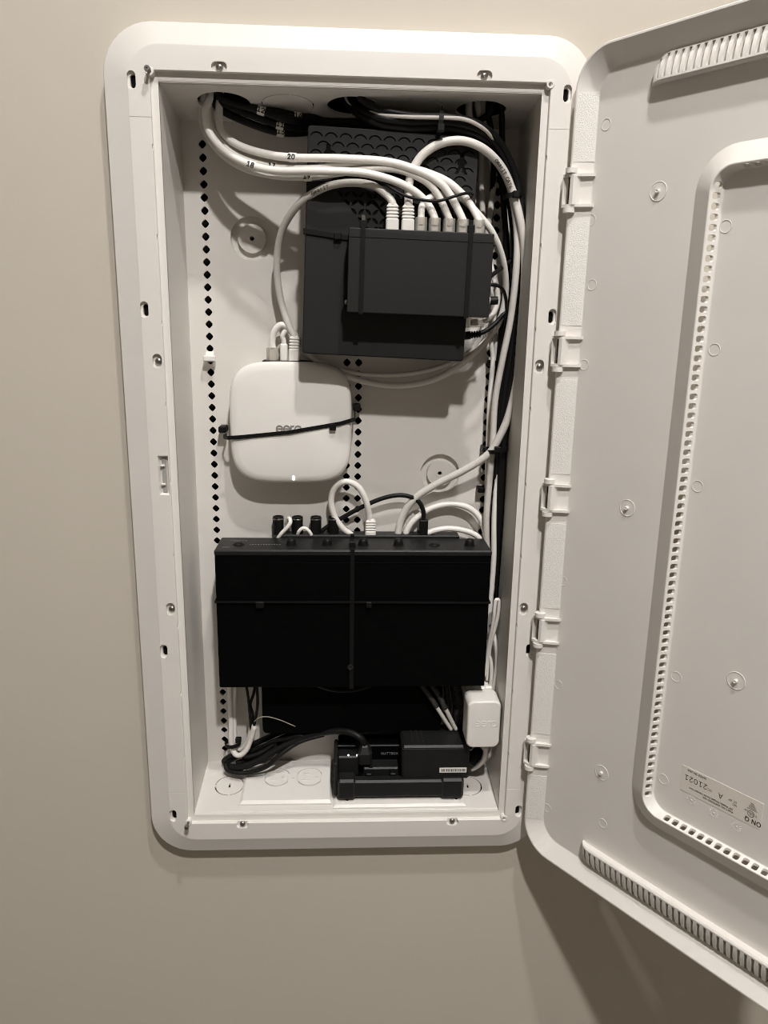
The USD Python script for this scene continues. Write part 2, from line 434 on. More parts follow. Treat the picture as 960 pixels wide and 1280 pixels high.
# ---- the door, built flat in (u, w, n) and turned into place about the hinge side
THD = math.radians(53.85)
DO, DU, DZ, DN = A3(.1996, -.010, 0), A3(math.cos(THD), -math.sin(THD), 0), A3(0, 0, 1), A3(-math.sin(THD), -math.cos(THD), 0)
dm = lambda m: place(m, DO, DU, DZ, DN)
dp = lambda u, w, n: DO + DU * u + DZ * w + DN * n
DC, PC = .2025, .2140                                               # middle of the door, middle of its raised panel
front = [(.2025, .4072, .034, 0, -.0016), (.2018, .4065, .0335, 0, -.0003), (.2012, .4060, .033, 0, 0), (.1998, .4046, .032, 0, 0), (.1990, .4038, .031, 0, -.0008),
         (.1855, .3905, .022, 0, -.0125), (.1840, .3890, .021, 0, -.0132), (.0935, .3070, .034, .004, -.0132), (.0927, .3062, .0335, .004, -.0128), (.0765, .2912, .020, .004, -.0034), (.0751, .2898, .0185, .004, -.0028), (.0743, .2890, .018, .004, -.0030),
         (.0690, .2862, .0155, .0045, -.0128), (.0683, .2856, .015, .0045, -.0132)]
backp = [(.0705, .2880, .017, .0045, -.0152), (.0755, .2905, .0185, .004, -.0054), (.0905, .3040, .031, .004, -.0150), (.0915, .3050, .0315, .004, -.0156), (.1850, .3900, .022, 0, -.0156), (.2015, .4060, .034, 0, -.0034)]
R = []
for hx, hz, r, cz, n in backp + front:
    q = rrect(DC if cz == 0 else PC, cz, hx, hz, r, 8); R.append(np.c_[q, np.full(len(q), n)])
dr = man(loft(R))
cuts = []
bx = lambda u0, u1, w0, w1, n0, n1, c=.0006: cbox(u0, u1, w0, w1, n0, n1, c)
for i in range(70):
    w = .2802 - .00796 * i
    for s in (-1, 1):
        uc = PC + s * .0700
        cuts.append(bx(uc - .0075, uc + .0045, w - .0026, w + .0026, -.0110, -.0048, .0011) if s < 0 else bx(uc - .0045, uc + .0075, w - .0026, w + .0026, -.0110, -.0048, .0011))
for i in range(13):
    uu = .1645 + .00845 * i
    cuts.append(bx(uu - .0027, uu + .0027, .2868, .2955, -.0112, -.0046, .0011))
    cuts.append(bx(uu - .0027, uu + .0027, -.2876, -.2785, -.0112, -.0046, .0011))
dr = dr - m3.Manifold.batch_boolean(cuts, m3.OpType.Add)
# louvres at the top and the bottom: a sharp ridge whose outer slope is slotted


def louvre(s):
    u0, u1 = .0720, .333
    P = []
    pr_ = [(.3665, -.0135), (.3657, -.0048), (.3672, -.0036), (.3745, -.0040), (.3815, -.0058), (.3875, -.0092), (.3905, -.0135)]
    n_ = 10
    rings = []
    for u, sc in ((u0, .04), (u0 + .0012, .45), (u0 + .004, .75), (u0 + .009, .95), (u0 + .014, 1), (u1 - .014, 1), (u1 - .004, .75), (u1, .04)):
        w_hi = .3905 if sc == 1 else .3655 + (.3905 - .3655) * max(.15, sc)
        rings.append(np.array([(u, s * (.3655 + (w - .3655) * (w_hi - .3655) / .025), -.0135 + (nn + .0135) * max(sc, .25)) for w, nn in pr_]))
    m = man(loft(rings))
    c = []
    k = 0
    u = .0800
    while u < .326:
        ins = max(0, .0035 - (u - .08) * .6)
        a, b = .3688, .3875 - ins
        c.append(bx(u - .0015, u + .0015, min(s * a, s * b), max(s * a, s * b), -.0125, 0, .0004)); u += .00645
    return m - m3.Manifold.batch_boolean(c, m3.OpType.Add)


door = obj('door', dm(dr), WD, enc, smooth=25, label='open white door with a raised vented panel and louvres')
for s in (1, -1): obj('louvre', dm(louvre(s)), WD, door, smooth=25)
# moulded ejector circles and three pin bosses
for u, w in ((.0256, .2068), (.0185, .2646), (.1532, .1525), (.1238, .0944), (.1528, .0366), (.1503, .2490), (.1240, .2086), (.0190, -.0876), (.1254, -.0825), (.1538, -.1426), (.1249, -.1987), (.1532, -.2495), (.0234, -.2034), (.0214, -.3547), (.0930, -.3330), (.1633, -.3061), (.0270, .3440), (.1650, .3050), (.2250, -.3420), (.0240, .1330)):
    if (u > .118 and u < .148) or abs(w) > .29 and u > .12: continue
    obj('ejector_mark', dm(lathe([(.0052, -.0134), (.0052, -.01295), (.0049, -.01285), (.0046, -.01295), (.0046, -.0134)], (u, w, 0), (0, 0, 1), 20)), WD, door)
for u, w in ((.0862, .2821), (.0859, .0038), (.0859, -.2772), (.2084, -.1249), (.319, .2821), (.319, .0038), (.319, -.2772)):
    obj('pin_boss', dm([lathe([(.0082, -.0134), (.0082, -.0129), (.0078, -.0127), (.0074, -.0130)], (u, w, 0), (0, 0, 1), 28), lathe([(.0018, -.0134), (.0018, -.0105), (.0012, -.0102), (.0007, -.0106)], (u, w, 0), (0, 0, 1), 12)]), WD, door)
# stippled strips along the hinge side, between the hinges
HW = [.2900, .1450, 0.0, -.1435, -.2900]
edges = [.372] + [h for hh in HW for h in (hh + .0245, hh - .0270)] + [-.372]
for i in range(0, len(edges), 2):
    hi, lo = edges[i], edges[i + 1]
    P = [(u, w, n) for w in (lo, hi) for u, n in ((.0030, -.0008), (.0172, -.0129), (.0034, -.0004), (.0178, -.0125))]
    obj('stippled_strip', dm(hull(P)), WS, door, smooth=False)
# the five hinges
for h in HW:
    rib = lambda w0, w1: hull([(u, w, n) for w in (w0, w1) for u, n in ((-.0040, .0030), (-.0055, .0005), (-.0045, -.0030), (.0030, .0036), (.0060, .0030), (.0205, -.0105), (.0205, -.0128), (.003, -.003))])
    hp = [rib(h + .0118, h + .0144), rib(h - .0144, h - .0118)]
    hp.append(hull([(u, w, n) for w in (h - .0125, h + .0125) for u, n in ((.0034, -.001), (.0036, .0024), (.0050, .0034), (.0080, .0030), (.0094, .0010), (.0094, -.0060))]))
    hp.append(cbox(-.0052, -.0034, h - .0125, h + .0125, -.0026, .0022, .0005))
    obj('hinge', dm(sum(hp[1:], hp[0])), W, door)
    kn = [rod((.0030, h + a, .0004), (.0030, h + b, .0004), .0054) for a, b in ((.0148, .0192), (-.0192, -.0148))]
    for q in kn: obj('hinge_knuckle', dm(q), W, door)
    obj('hinge_pin', dm(rod((.0014, h - .0125, -.0005), (.0014, h + .0125, -.0005), .0013)), GRY, door)
# printed label, upside down on the door
lab = obj('door_label', dm(bx(.1705, .2463, -.2507, -.2250, -.0133, -.01295, .0001)), PAPER, door, label='printed label stuck upside down inside the door')
T = lambda s, h, u, w, b=False: dm(text_at(s, h, (u, w, -.01293), (-1, 0, 0), (0, -1, 0), .00006, b))
txt = [T('ON Q', .0042, .2395, -.2462, True), T('PART NO. ENP3050-NA', .0018, .2075, -.2472, True), T('30" Plastic Hinged Cover Vented Trim', .0017, .2005, -.2443, True), T('MC', .0019, .2222, -.2395), T('ID', .0019, .2225, -.2365), T('EP', .0019, .2178, -.2365),
       T('A', .0048, .2090, -.2375), T('DC', .0021, .1985, -.2370), T('21021', .0052, .1850, -.2358), T('MADE IN USA', .0020, .1850, -.2280, True)]
ul = sg.Point(0, 0).buffer(.0030, 16).difference(sg.Point(0, 0).buffer(.0025, 16))
e = trimesh.creation.extrude_polygon(ul, .00006, engine='earcut'); e.apply_translation([.2370, -.2400, -.01293]); txt.append(dm(e))
txt += [T('UL', .0024, .2370, -.2400, True), T('c', .0022, .2415, -.2400), T('us', .0020, .2325, -.2385)]
for k in range(5): txt.append(dm(bx(.2330 + .0008 * (k % 2) + .0006 * k, .2420 - .0009 * k, -.2358 + .0014 * k, -.2353 + .0014 * k, -.01293, -.01286, .00001)))
obj('label_print', trimesh.util.concatenate(txt), INK, door, smooth=False)
for u, w in ((.1830, -.2560), (.2050, -.2572), (.2265, -.2590)):      # three moulded date clocks
    c = [lathe([(.0009, -.0134), (.0009, -.0129), (.0004, -.0128)], (u, w, 0), (0, 0, 1), 10)]
    for k in range(12):
        a = k * math.pi / 6
        c.append(tm(rod((u + .0028 * math.cos(a), w + .0028 * math.sin(a), -.0131), (u + .0046 * math.cos(a), w + .0046 * math.sin(a), -.0131), .0003, k=6)))
    obj('date_clock', dm(c), WD, door, smooth=False)

# ================================================================ THE DEVICES
YB = BY - .0005


def strap(name, label, pts, wdir, w=.0036, t=.0011, head=None, hs=(.0030, .0022, .0030), group=None):
    t_ = thing(name, label, 'cable tie', pts[0], group)
    obj('band', ribbon(pts, wdir, w, t), TIE, t_, smooth=False)
    if head is not None:
        obj('head', cbox(head[0] - hs[0], head[0] + hs[0], head[1] - hs[1], head[1] + hs[1], head[2] - hs[2], head[2] + hs[2], .0006), TIE, t_, smooth=False)
    return t_


# ---- large flat charcoal box with a scale-patterned vent, tilted a little
GT = -math.radians(2.0)
gw = thing('media_gateway', 'large flat charcoal box with scale-patterned vents behind the small switch', 'gateway box', (.036, .06, .13))
GX, GZ = .0368, .2404                                                # centre
GH, GVH = .0822, .1060
gp = lambda x, z: (GX + x * math.cos(GT) - z * math.sin(GT), GZ + x * math.sin(GT) + z * math.cos(GT))
GY, GYB = .0310, .0740
obj('body', plate_xz(GX, GZ, GH, GVH, .0035, GY + .0016, GYB, .0012, tilt=GT), GRY, gw, smooth=30)
obj('mounting_bracket', cbox(GX - .05, GX + .05, GYB - .001, YB, GZ - .085, GZ - .02, .002), GRY, gw, smooth=False)
# the slotted front skin
slots = []
rc, px_, pz_ = .0066, .0139, .0078
for j in range(16):
    z = GVH - .0120 - pz_ * j
    for i in range(13):
        x = -GH + .0085 + px_ * (i + .5 * (j % 2))
        if x > GH - .006: continue
        low = z < GVH - .052                                        # petals in the lower part, crescents above
        if z < GVH - .094 + max(0, (-x - .02)) * 1.2: continue
        if low and x < -GH + .020 + max(0, (GVH - .075 - z)) * 1.6: continue
        if not low:
            a = np.radians(np.linspace(22, 158, 9)); b = a[::-1]
            slots.append(sg.Polygon(np.r_[np.c_[x + rc * np.cos(a), z + rc * np.sin(a)], np.c_[x + (rc - .0011) * np.cos(b) * .99, z + (rc - .0012) * np.sin(b) - .0001]]))
        else:
            for sx in (-1, 1):
                c = np.array([x + sx * px_ / 4, z]); d = np.array([sx * .72, .70]) * .0042; p = np.array([-d[1], d[0]]) * .42
                slots.append(sg.Polygon([c + d, c + d * .4 + p * .85, c - d * .4 + p * .85, c - d, c - d * .4 - p * .85, c + d * .4 - p * .85]))
for kx in (-.0620, .0660):                                           # two keyhole mounts
    kz = GVH - .0245
    slots.append(sg.Point(kx, kz).buffer(.0042, 8).union(sg.box(kx - .0021, kz - .002, kx + .0021, kz + .0085)).union(sg.Polygon([(kx - .001, kz), (kx - .0062, kz - .0105), (kx - .0030, kz - .0105), (kx, kz - .0045), (kx + .0030, kz - .0105), (kx + .0062, kz - .0105), (kx + .001, kz)])))
face = sg.Polygon(rrect(0, 0, GH - .0012, GVH - .0012, .003, 4)).difference(unary_union(slots).buffer(0))
face = sa.translate(sa.rotate(face, math.degrees(GT), origin=(0, 0)), GX, GZ)
obj('vent_plate', ext_xz(face, GY, GY + .0016), GRY, gw, smooth=False)
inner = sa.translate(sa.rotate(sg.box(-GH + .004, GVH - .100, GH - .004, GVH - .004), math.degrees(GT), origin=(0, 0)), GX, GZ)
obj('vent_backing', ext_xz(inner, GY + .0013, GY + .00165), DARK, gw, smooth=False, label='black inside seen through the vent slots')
g0, g1 = gp(-GH - .001, .0110), gp(-GH + .034, .0075)
strap('gateway_cable_tie', 'black flat tie wrapped across the left edge of the large charcoal box', [(g0[0] - .0004, GY + .016, g0[1]), (g0[0] - .0006, GY - .0012, g0[1]), (g1[0], GY - .0012, g1[1]), (g1[0] + .04, GY - .0012, g1[1] - .003)], (0, 0, 1), .0046, .0012, head=(g1[0] - .002, GY - .0028, g1[1] + .0002), hs=(.0036, .0018, .0032))

# ---- small switch in front of it
ST = -math.radians(1.2)
SX, SZ, SH, SVH, SY0, SY1 = .0658, .2154, .0690, .0386, .0020, .0300
sp = lambda x, z, y: A3(SX + x * math.cos(ST) - z * math.sin(ST), y, SZ + x * math.sin(ST) + z * math.cos(ST))
sw = thing('network_switch', 'small charcoal metal network switch with seven cables plugged into its top', 'network switch', (SX, SY1, SZ - SVH))
body = man(plate_xz(SX, SZ, SH, SVH, .0012, SY0, SY1, .0010, k=4, tilt=ST))
groove = hull([sp(x, z, y) for x in (-SH - .01, SH + .01) for z in (SVH - .0090, SVH - .0082) for y in (SY0 - .001, SY0 + .0006)])
PX = [489, 508.5, 525, 542, 560, 577, 597]                            # where the plugs go in
plugx = []
for u in PX:
    P = at(u, 284, .0165); plugx.append(P[0])
    c = sp(P[0] - SX, SVH, .0165)
    groove = groove + cbox(c[0] - .0060, c[0] + .0060, 0.0105, .0230, c[2] - .006, c[2] + .002, .0002)
obj('body', body - groove, SWM, sw, smooth=30)
for x, lb in ((-SH - .0016, None), (SH + .0016, None)):
    s_ = 1 if x > 0 else -1
    z = -.0290
    obj('side_screw', man(lathe([(.0022, 0), (.0024, .0012), (.0015, .0022)], sp(s_ * SH, z, .012), (s_, 0, 0), 14)), CHROME, sw)
    obj('rubber_foot', cbox(*sorted((sp(s_ * (SH + .0002), z, 0)[0], sp(s_ * (SH + .0038), z, 0)[0])), .016, .024, sp(0, z, 0)[2] - .004, sp(0, z, 0)[2] + .003, .0006), TIE, sw)
for x, nm in ((-.0555, 'left'), (.0465, 'right')):
    q = sp(x, 0, SY0 - .0008)
    top, bot = sp(x, SVH + .001, SY0 - .0008), sp(x, -SVH - .001, SY0 - .0008)
    hz_ = sp(x, SVH + .0035, SY0 + .002)
    tt = strap('switch_cable_tie', f'black upright tie strapping the small switch near its {nm} end', [(top[0], SY1 - .004, top[2]), (top[0], SY0 - .0008, top[2]), (bot[0], SY0 - .0008, bot[2]), (bot[0], SY1 - .004, bot[2])], (1, 0, 0), .0044, .0012, head=hz_, hs=(.0034, .0026, .0034))
    obj('tail', cbox(hz_[0] - .0016, hz_[0] + .0016, hz_[1] - .001, hz_[1] + .001, hz_[2] + .003, hz_[2] + .008, .0004), TIE if nm == 'right' else GOLD, tt)

# ---- white rounded-square router
er = thing('wireless_router', 'white glossy rounded-square router strapped to the back panel', 'router', (-.064, YB, .062))
EX, EZ, EH = -.0640, .0610, .0660
QN = 72
def squircle(h, hz, p=4.0):
    a = np.arange(QN) * 2 * np.pi / QN
    c, s = np.cos(a), np.sin(a)
    return np.c_[np.sign(c) * np.abs(c) ** (2 / p) * h, np.sign(s) * np.abs(s) ** (2 / p) * hz]
rings = []
for k, y in ((.90, YB), (.97, .0930), (1.0, .0860), (1.0, .0760), (.993, .0715), (.975, .0685), (.94, .0662), (.85, .0645), (.6, .0630), (.2, .0624)):
    q = squircle(EH * k, EH * k); rings.append(np.c_[EX + q[:, 0], np.full(QN, y), EZ + q[:, 1]])
obj('shell', loft(rings), GLOSS, er, smooth=True)


def eero_text(h, o, depth):
    """The four rounded letters, as strokes."""
    r = h / 2; S = []
    w = h * .085
    x = 0
    arc = lambda cx, cz, a0, a1: [(cx + r * math.cos(math.radians(a)), cz + r * math.sin(math.radians(a))) for a in np.linspace(a0, a1, 24)]
    for ch in 'eero':
        if ch == 'e':
            S.append(sg.LineString(arc(x + r, r, -35, 0) [:1] + arc(x + r, r, -40, -360)).buffer(w)); S.append(sg.LineString([(x + .05 * r, r), (x + 1.95 * r, r)]).buffer(w)); x += 2.35 * r
        elif ch == 'r':
            S.append(sg.LineString([(x, 0), (x, 2 * r)]).buffer(w)); S.append(sg.LineString([(x, 1.2 * r), (x + .3 * r, 1.8 * r), (x + .95 * r, 2 * r)]).buffer(w)); x += 1.30 * r
        else:
            S.append(sg.LinearRing(arc(x + r, r, 0, 345)).buffer(w)); x += 2 * r
    g = unary_union(S); g = sa.translate(g, -x / 2, -r)
    e = ext_xz(g, 0, depth)
    e.apply_translation(o)
    return e


lp = at(361, 536.0, .0622)
obj('logo', eero_text(.0066, (lp[0], .0617, lp[2]), .0012), LOGO, er, smooth=False, label='thin grey lettering half hidden by the black tie')
ledp = at(367, 597, .0655)
obj('status_light', plate_xz(ledp[0], ledp[2], .0010, .0030, .0010, .0645, .0680, .0003), LED, er, label='small glowing white status light')
obj('port_bay', cbox(EX - .030, EX + .024, .0740, .0935, EZ + EH * .93, EZ + EH + .0006, .001), GRY, er, smooth=False, label='grey recess for the plugs at the top edge')
L0, R0 = at(281, 546, .073), at(442.5, 525, .073)
m0, m1, mm = at(300, 546.5, .0630), at(425, 529.5, .0630), at(361, 540.5, .0612)
strap('router_cable_tie', 'black tie slanting across the front of the white rounded router', [(L0[0] - .001, .090, L0[2] - .001), (L0[0] - .0012, .074, L0[2]), (L0[0] + .004, .0655, L0[2]), (m0[0], .0630, m0[2]), (mm[0], .0612, mm[2]), (m1[0], .0630, m1[2]), (R0[0] - .004, .0655, R0[2] + .0002), (R0[0] + .0012, .074, R0[2] + .0005), (R0[0] + .001, .090, R0[2] + .010)], (0, 0, 1), .0042, .0012, head=at(416, 534, .0612), hs=(.0034, .0022, .0034))
for (u, v), lb in (((279, 536), 'left'), ((446, 509), 'right')):
    p = at(u, v, .088)
    tnm = thing('push_mount', f'black push-in tie mount at the {lb} edge of the white rounded router', 'tie mount', p)
    obj('body', cbox(p[0] - .0042, p[0] + .0042, .080, .0975, p[2] - .0036, p[2] + .0036, .0012), TIE, tnm)
    obj('stem', rod((p[0], .0970, p[2]), (p[0], .1010, p[2]), .002), TIE, tnm)

# ---- white clip on the left peg column
cp = at(262, 447, .092)
ck = thing('peg_clip', 'small off-white plastic clip plugged into the left column of peg holes', 'clip', cp)
obj('body', cbox(cp[0] - .0062, cp[0] + .0070, .0860, .0925, cp[2] - .0042, cp[2] + .0026, .0012), SATIN, ck)
obj('tongue', hull([(cp[0] + sx * .0042, y, cp[2] + z) for sx in (-1, 1) for y, z in ((.0900, .002), (.0960, .0065), (.0975, .0065), (.0940, .001))]), SATIN, ck)
obj('stem', rod((cp[0], .0920, cp[2]), (cp[0], .1000, cp[2]), .0024), SATIN, ck)

# ---- wide black amplifier
am = thing('amplifier', 'wide matte black amplifier box with a row of knobs along its top edge', 'amplifier', (.0055, YB, -.230))
AX0, AX1, AZ0, AZ1, AY0, AY1 = -.1440, .1545, -.2305, -.0695, .0290, .0780
obj('body', cbox(AX0, AX1, AY0 + .0008, AY1, AZ0, AZ1 - .0012, .0010), BLK, am, smooth=False)
obj('top_panel', cbox(AX0 - .0005, AX1 + .0005, AY0, AY1 + .0005, AZ1 - .0070, AZ1, .0016), BTOP, am, smooth=False)
obj('front_lip', cbox(AX0 + .001, AX1 - .001, AY0 + .0004, AY0 + .004, AZ1 - .0146, AZ1 - .0138, .0003), BLK, am, smooth=False)
for u, tall in ((298, 0), (364, 1), (409, 1), (454, 1), (498, 1), (543, 0), (587, 1)):
    b = at(u, 678, .050); x = b[0]; z = AZ1; y = .0500
    h = .0078 if tall else .0026
    obj('knob', lathe([(.0068, 0), (.0066, .0006), (.0054, .0010), (.0050, h * .55), (.0044, h * .85), (.0028, h), (.0004, h * 1.02)], (x, y, z - .0002), (0, 0, 1), 20), TIE, am, smooth=45)
tb = cbox(-.0800, .1260, AY1, YB - .001, AZ1 - .02, AZ1 + .0030, .0012)
obj('terminal_block', tb, BTOP, am, smooth=False)
for u in (348, 372, 395, 417):
    p = at(u, 661, .0875); x = p[0]
    bp = obj('binding_post', lathe([(.0062, 0), (.0062, .0195), (.0058, .0205), (.0046, .0205), (.0044, .0196), (.001, .0196)], (x, .0870, AZ1 + .0020), (0, 0, 1), 22), TIE, am, smooth=40)
    obj('post_ring', lathe([(.00635, .0172), (.0066, .0176), (.0066, .0184), (.00635, .0188)], (x, .0870, AZ1 + .0020), (0, 0, 1), 22), GOLD, bp)
dashes = []
for a, b, v in ((313, 350, 676.5),):                                  # the panel's tiny worn legend, too small to read
    for k in range(12):
        u = a + (b - a) * k / 11
        p = at(u, v, .051); dashes.append(tm(cbox(p[0] - .0008, p[0] + .0007, .0492, .0510 + .0008 * (k % 2), AZ1 - .0001, AZ1 + .0001, .00004)))
for a, b, y in ((288, 310, .0640), (277, 287, .0390)):
    p, q = at(a, 673, y), at(b, 673, y)
    for k in range(6): dashes.append(tm(cbox(p[0] + (q[0] - p[0]) * k / 6, p[0] + (q[0] - p[0]) * (k + .7) / 6, y, y + .0014, AZ1 - .0001, AZ1 + .0001, .00004)))
obj('legend', dashes, GINK, am, smooth=False)
xs = at(440, 760, AY0)[0]
tt = strap('amplifier_cable_tie', 'black upright tie down the middle of the wide black amplifier', [(xs, .090, AZ1 + .0012), (xs, AY0 - .0008, AZ1 + .0008), (xs, AY0 - .0010, AZ0 - .001), (xs, .090, AZ0 - .001)], (1, 0, 0), .0046, .0013, head=(xs, .0445, AZ1 + .0035), hs=(.0034, .0070, .0034))
obj('tail', cbox(xs - .002, xs + .002, .054, .057, AZ1 + .002, AZ1 + .011, .0005), TIE, tt)
bt = at(438, 834, AY0 - .0016)
obj('push_button', lathe([(.0030, .0006), (.0034, 0), (.0032, -.0010), (.0020, -.0012), (.0014, -.0006)], bt, (0, 1, 0), 18), GRY, tt, smooth=40)
zz = at(440, 752, AY0)[2]
za, zb = at(275, 752, AY0)[2], at(610, 753, AY0)[2]
tt = strap('amplifier_cable_tie', 'thin black level tie around the middle of the wide black amplifier', [(AX0 - .001, .085, za), (AX0 - .0012, AY0 - .0012, za), (xs, AY0 - .0016, zz), (AX1 + .0012, AY0 - .0012, zb), (AX1 + .001, .085, zb)], (0, 0, 1), .0022, .0012, head=at(325, 756, AY0 - .002), hs=(.0044, .0018, .0036))
hp_ = at(461, 756, AY0 - .002)
obj('head', cbox(hp_[0] - .0030, hp_[0] + .0030, AY0 - .004, AY0 - .0005, hp_[2] - .0030, hp_[2] + .0036, .0006), TIE, tt)
# ---- black unit hanging below the amplifier
lo = thing('subwoofer_module', 'black square module with a round ridge hanging below the amplifier', 'audio module', (.005, YB, -.3065))
obj('body', plate_xz(.0050, -.2560, .1060, .0500, .006, .0600, YB, .0016), BLK, lo, smooth=30)
rc_ = at(431, 795, .0600)
obj('round_ridge', lathe([(.0715, .002), (.0715, -.0004), (.0700, -.0010), (.0685, -.0004), (.0685, .002)], rc_, (0, 1, 0), 56, ring=True), CBLK, lo)

# ---- white plug-in power adapter at lower right
ad = thing('power_adapter', 'white rounded plug-in power adapter at the right below the amplifier', 'power adapter', (.153, .05, -.298))
ax0, ax1, az0, az1 = .1335, .1716, -.2985, -.2400
rings = []
for y, ins in ((.0460, .003), (.0440, .0008), (.0400, 0), (.0150, 0), (.0128, .0010), (.0120, .0026)):
    q = rrect((ax0 + ax1) / 2, (az0 + az1) / 2, (ax1 - ax0) / 2 - ins, (az1 - az0) / 2 - ins, .0080 - ins, 7); rings.append(np.c_[q[:, 0], np.full(len(q), y), q[:, 1]])
obj('shell', loft(rings), SATIN, ad, smooth=40)
lg = at(607, 905, .012)
obj('logo', eero_text(.0062, (lg[0], .01165, lg[2]), .0006), SATIN, ad, smooth=False, label='raised white lettering on the front')
obj('socket_end', cbox(.1420, .1600, .0440, .0640, -.2860, -.2400, .002), SATIN, ad)
ob = at(594, 860, .062)
wa = thing('white_socket_block', 'white cord socket block tucked behind the top of the white power adapter', 'socket', (ob[0], .066, ob[2]))
obj('body', cbox(ob[0] - .010, ob[0] + .0085, .055, .078, ob[2] - .006, ob[2] + .0042, .0016), SATIN, wa)
obj('cap', cbox(ob[0] + .0092, ob[0] + .020, .057, .076, ob[2] - .006, ob[2] + .0036, .0016), SATIN, wa)

# ---- cover plate with moulded outlet outlines, lying on the enclosure's floor
zf = lambda y: ZB(y)
def floor_plate(x0, x1, y0, y1, h):
    P = []
    for y, dz in ((y0, 0), (y1, 0)):
        for x in (x0, x1): P += [(x, y, zf(y) + .0002)]
    for y in (y0 + .003, y1 - .002):
        for x in (x0 + .003, x1 - .002): P.append((x, y, zf(y) + h))
    for y in (y0, y1):
        for x in (x0, x1): P.append((x, y, zf(y) + h * .45))
    return hull(P)
cv = thing('outlet_cover', 'white flat cover plate with two outlet outlines on the enclosure floor', 'cover plate', (-.07, .055, zf(.05)))
PH = .0046
nrm = A3(0, -SL, 1) / math.hypot(1, SL); ey_ = A3(0, 1, SL) / math.hypot(1, SL)
onp = lambda x, y, h=0: A3(x, y, zf(y) + PH + h)
def on_plate(poly, depth=.0005):
    out = []
    for g in getattr(poly, 'geoms', [poly]):
        e = trimesh.creation.extrude_polygon(g, depth, engine='earcut'); out.append(place(e, onp(0, 0, -.0001), (1, 0, 0), ey_, nrm))
    return trimesh.util.concatenate(out)
OUT = [(cx, .0615, sg.Point(cx, .0615).buffer(.0160, 24).intersection(sg.box(cx - .0145, .04, cx + .0145, .09))) for cx in (-.0850, -.0460)]
pl_ = floor_plate(-.1245, -.0190, .0190, .0930, PH)
for cx, cy, o_ in OUT:
    e = trimesh.creation.extrude_polygon(o_.difference(o_.buffer(-.0012)), .0035, engine='earcut'); pl_ = pl_ - man(place(e, onp(0, 0, -.0022), (1, 0, 0), ey_, nrm))
obj('plate', pl_, PLATE, cv, smooth=False)
for cx, cy, o_ in OUT:
    op = obj('outlet_face', on_plate(o_.buffer(-.0012), .0005), PLATE, cv, smooth=False)
    for a in ((cx - .0075, cy + .0050, cx + .0005, cy + .0066), (cx - .0085, cy - .0062, cx + .0005, cy - .0044)):
        obj('slot_mark', on_plate(sg.box(*a), .0018), PLATE, cv, smooth=False)
    obj('ground_mark', on_plate(sg.Point(cx + .0080, cy).buffer(.0027, 8).union(sg.box(cx + .0060, cy - .0026, cx + .0085, cy + .0026)), .0018), PLATE, cv, smooth=False)
obj('centre_screw_mark', on_plate(sg.Point(-.0655, .0605).buffer(.0022, 8), .001), PLATE, cv, smooth=False)
cv2 = obj('base_cover', floor_plate(-.0170, .1370, .0120, .0920, .0032), PLATE, None, smooth=False, label='plain white cover plate under the black power unit', cat='cover plate')

# ---- black power unit standing on it
pu = thing('power_strip_unit', 'black power distribution unit in a bracket on the enclosure floor', 'power unit', (.06, .05, -.372))
obj('front_bar', hull(np.vstack([tm(cbox(-.0095, .1325, .0200, .0330, -.3660, -.3445, .0022)).vertices])), BTOP, pu, smooth=False)
for s, x0, x1 in ((0, -.0120, .0090), (1, .1080, .1345)):
    obj('end_cap', cbox(x0, x1, .0185, .0380, -.3680, -.3425, .0026), BTOP, pu, smooth=False)
obj('left_cheek', cbox(-.0165, -.0120, .0220, .0760, -.3660, -.3220, .0018), GRY, pu, smooth=False)
obj('tray', cbox(-.0120, .1330, .0340, .0840, -.3600, -.3520, .0015), BLK, pu, smooth=False)
obj('rear_body', cbox(-.0120, .1330, .0580, .0860, -.3520, -.3215, .0020), BLK, pu, smooth=False)
obj('rear_top_edge', cbox(-.0122, .1332, .0572, .0600, -.3226, -.3208, .0006), BTOP, pu, smooth=False)
obj('lamp_block', cbox(-.0120, .0125, .0420, .0600, -.3520, -.3260, .0016), BTOP, pu, smooth=False)
for u in (435.5, 446):
    p = at(u, 944.5, .0415)
    obj('indicator_light', lathe([(.0009, .0008), (.0009, -.0003), (.0005, -.0006)], (p[0], .0420, p[2]), (0, 1, 0), 12), LED, pu, label='small lit indicator')
for u, v in ((461, 979), (491, 978)):
    p = at(u, v, .0330)
    obj('foot_clip', cbox(p[0] - .0034, p[0] + .0034, .0300, .0420, -.3450, -.3415, .0008), TIE, pu)
for u in (434, 570): 
    p = at(u, 1003, .022); obj('foot', rod((p[0], .0230, -.3665), (p[0], .0230, -.3735), .0020), TIE, pu)
obj('socket_bank', cbox(.0180, .0600, .0400, .0600, -.3520, -.3400, .0016), BTOP, pu, smooth=False)
p = at(490, 942, .0572)
obj('brand_print', text_at('WATTBOX', .0030, (p[0] - .003, .0577, p[2]), (1, 0, 0), (0, 0, 1), .0003), GINK, pu, smooth=False)
br = thing('power_brick', 'black power brick with a small white serial label on the black power unit', 'power adapter', (.10, .05, -.35))
b0, b1 = at(503, 933, .0250), at(586, 975, .0250)
obj('body', cbox(b0[0], b1[0], .0250, .0760, b1[2] + .001, b0[2], .0022), BTOP, br, smooth=False)
obj('lid_seam', cbox(b0[0] - .0003, b1[0] + .0003, .0246, .0762, b0[2] - .0042, b0[2] - .0034, .0003), GRY, br, smooth=False)
for u in (514, 520.5, 527): 
    p = at(u, 922, .050); obj('grip_rib', cbox(p[0] - .0008, p[0] + .0008, .0350, .0640, b0[2] - .0004, b0[2] + .0008, .0003), GRY, br, smooth=False)
l0, l1 = at(549.5, 960, .0247), at(583, 965.5, .0247)
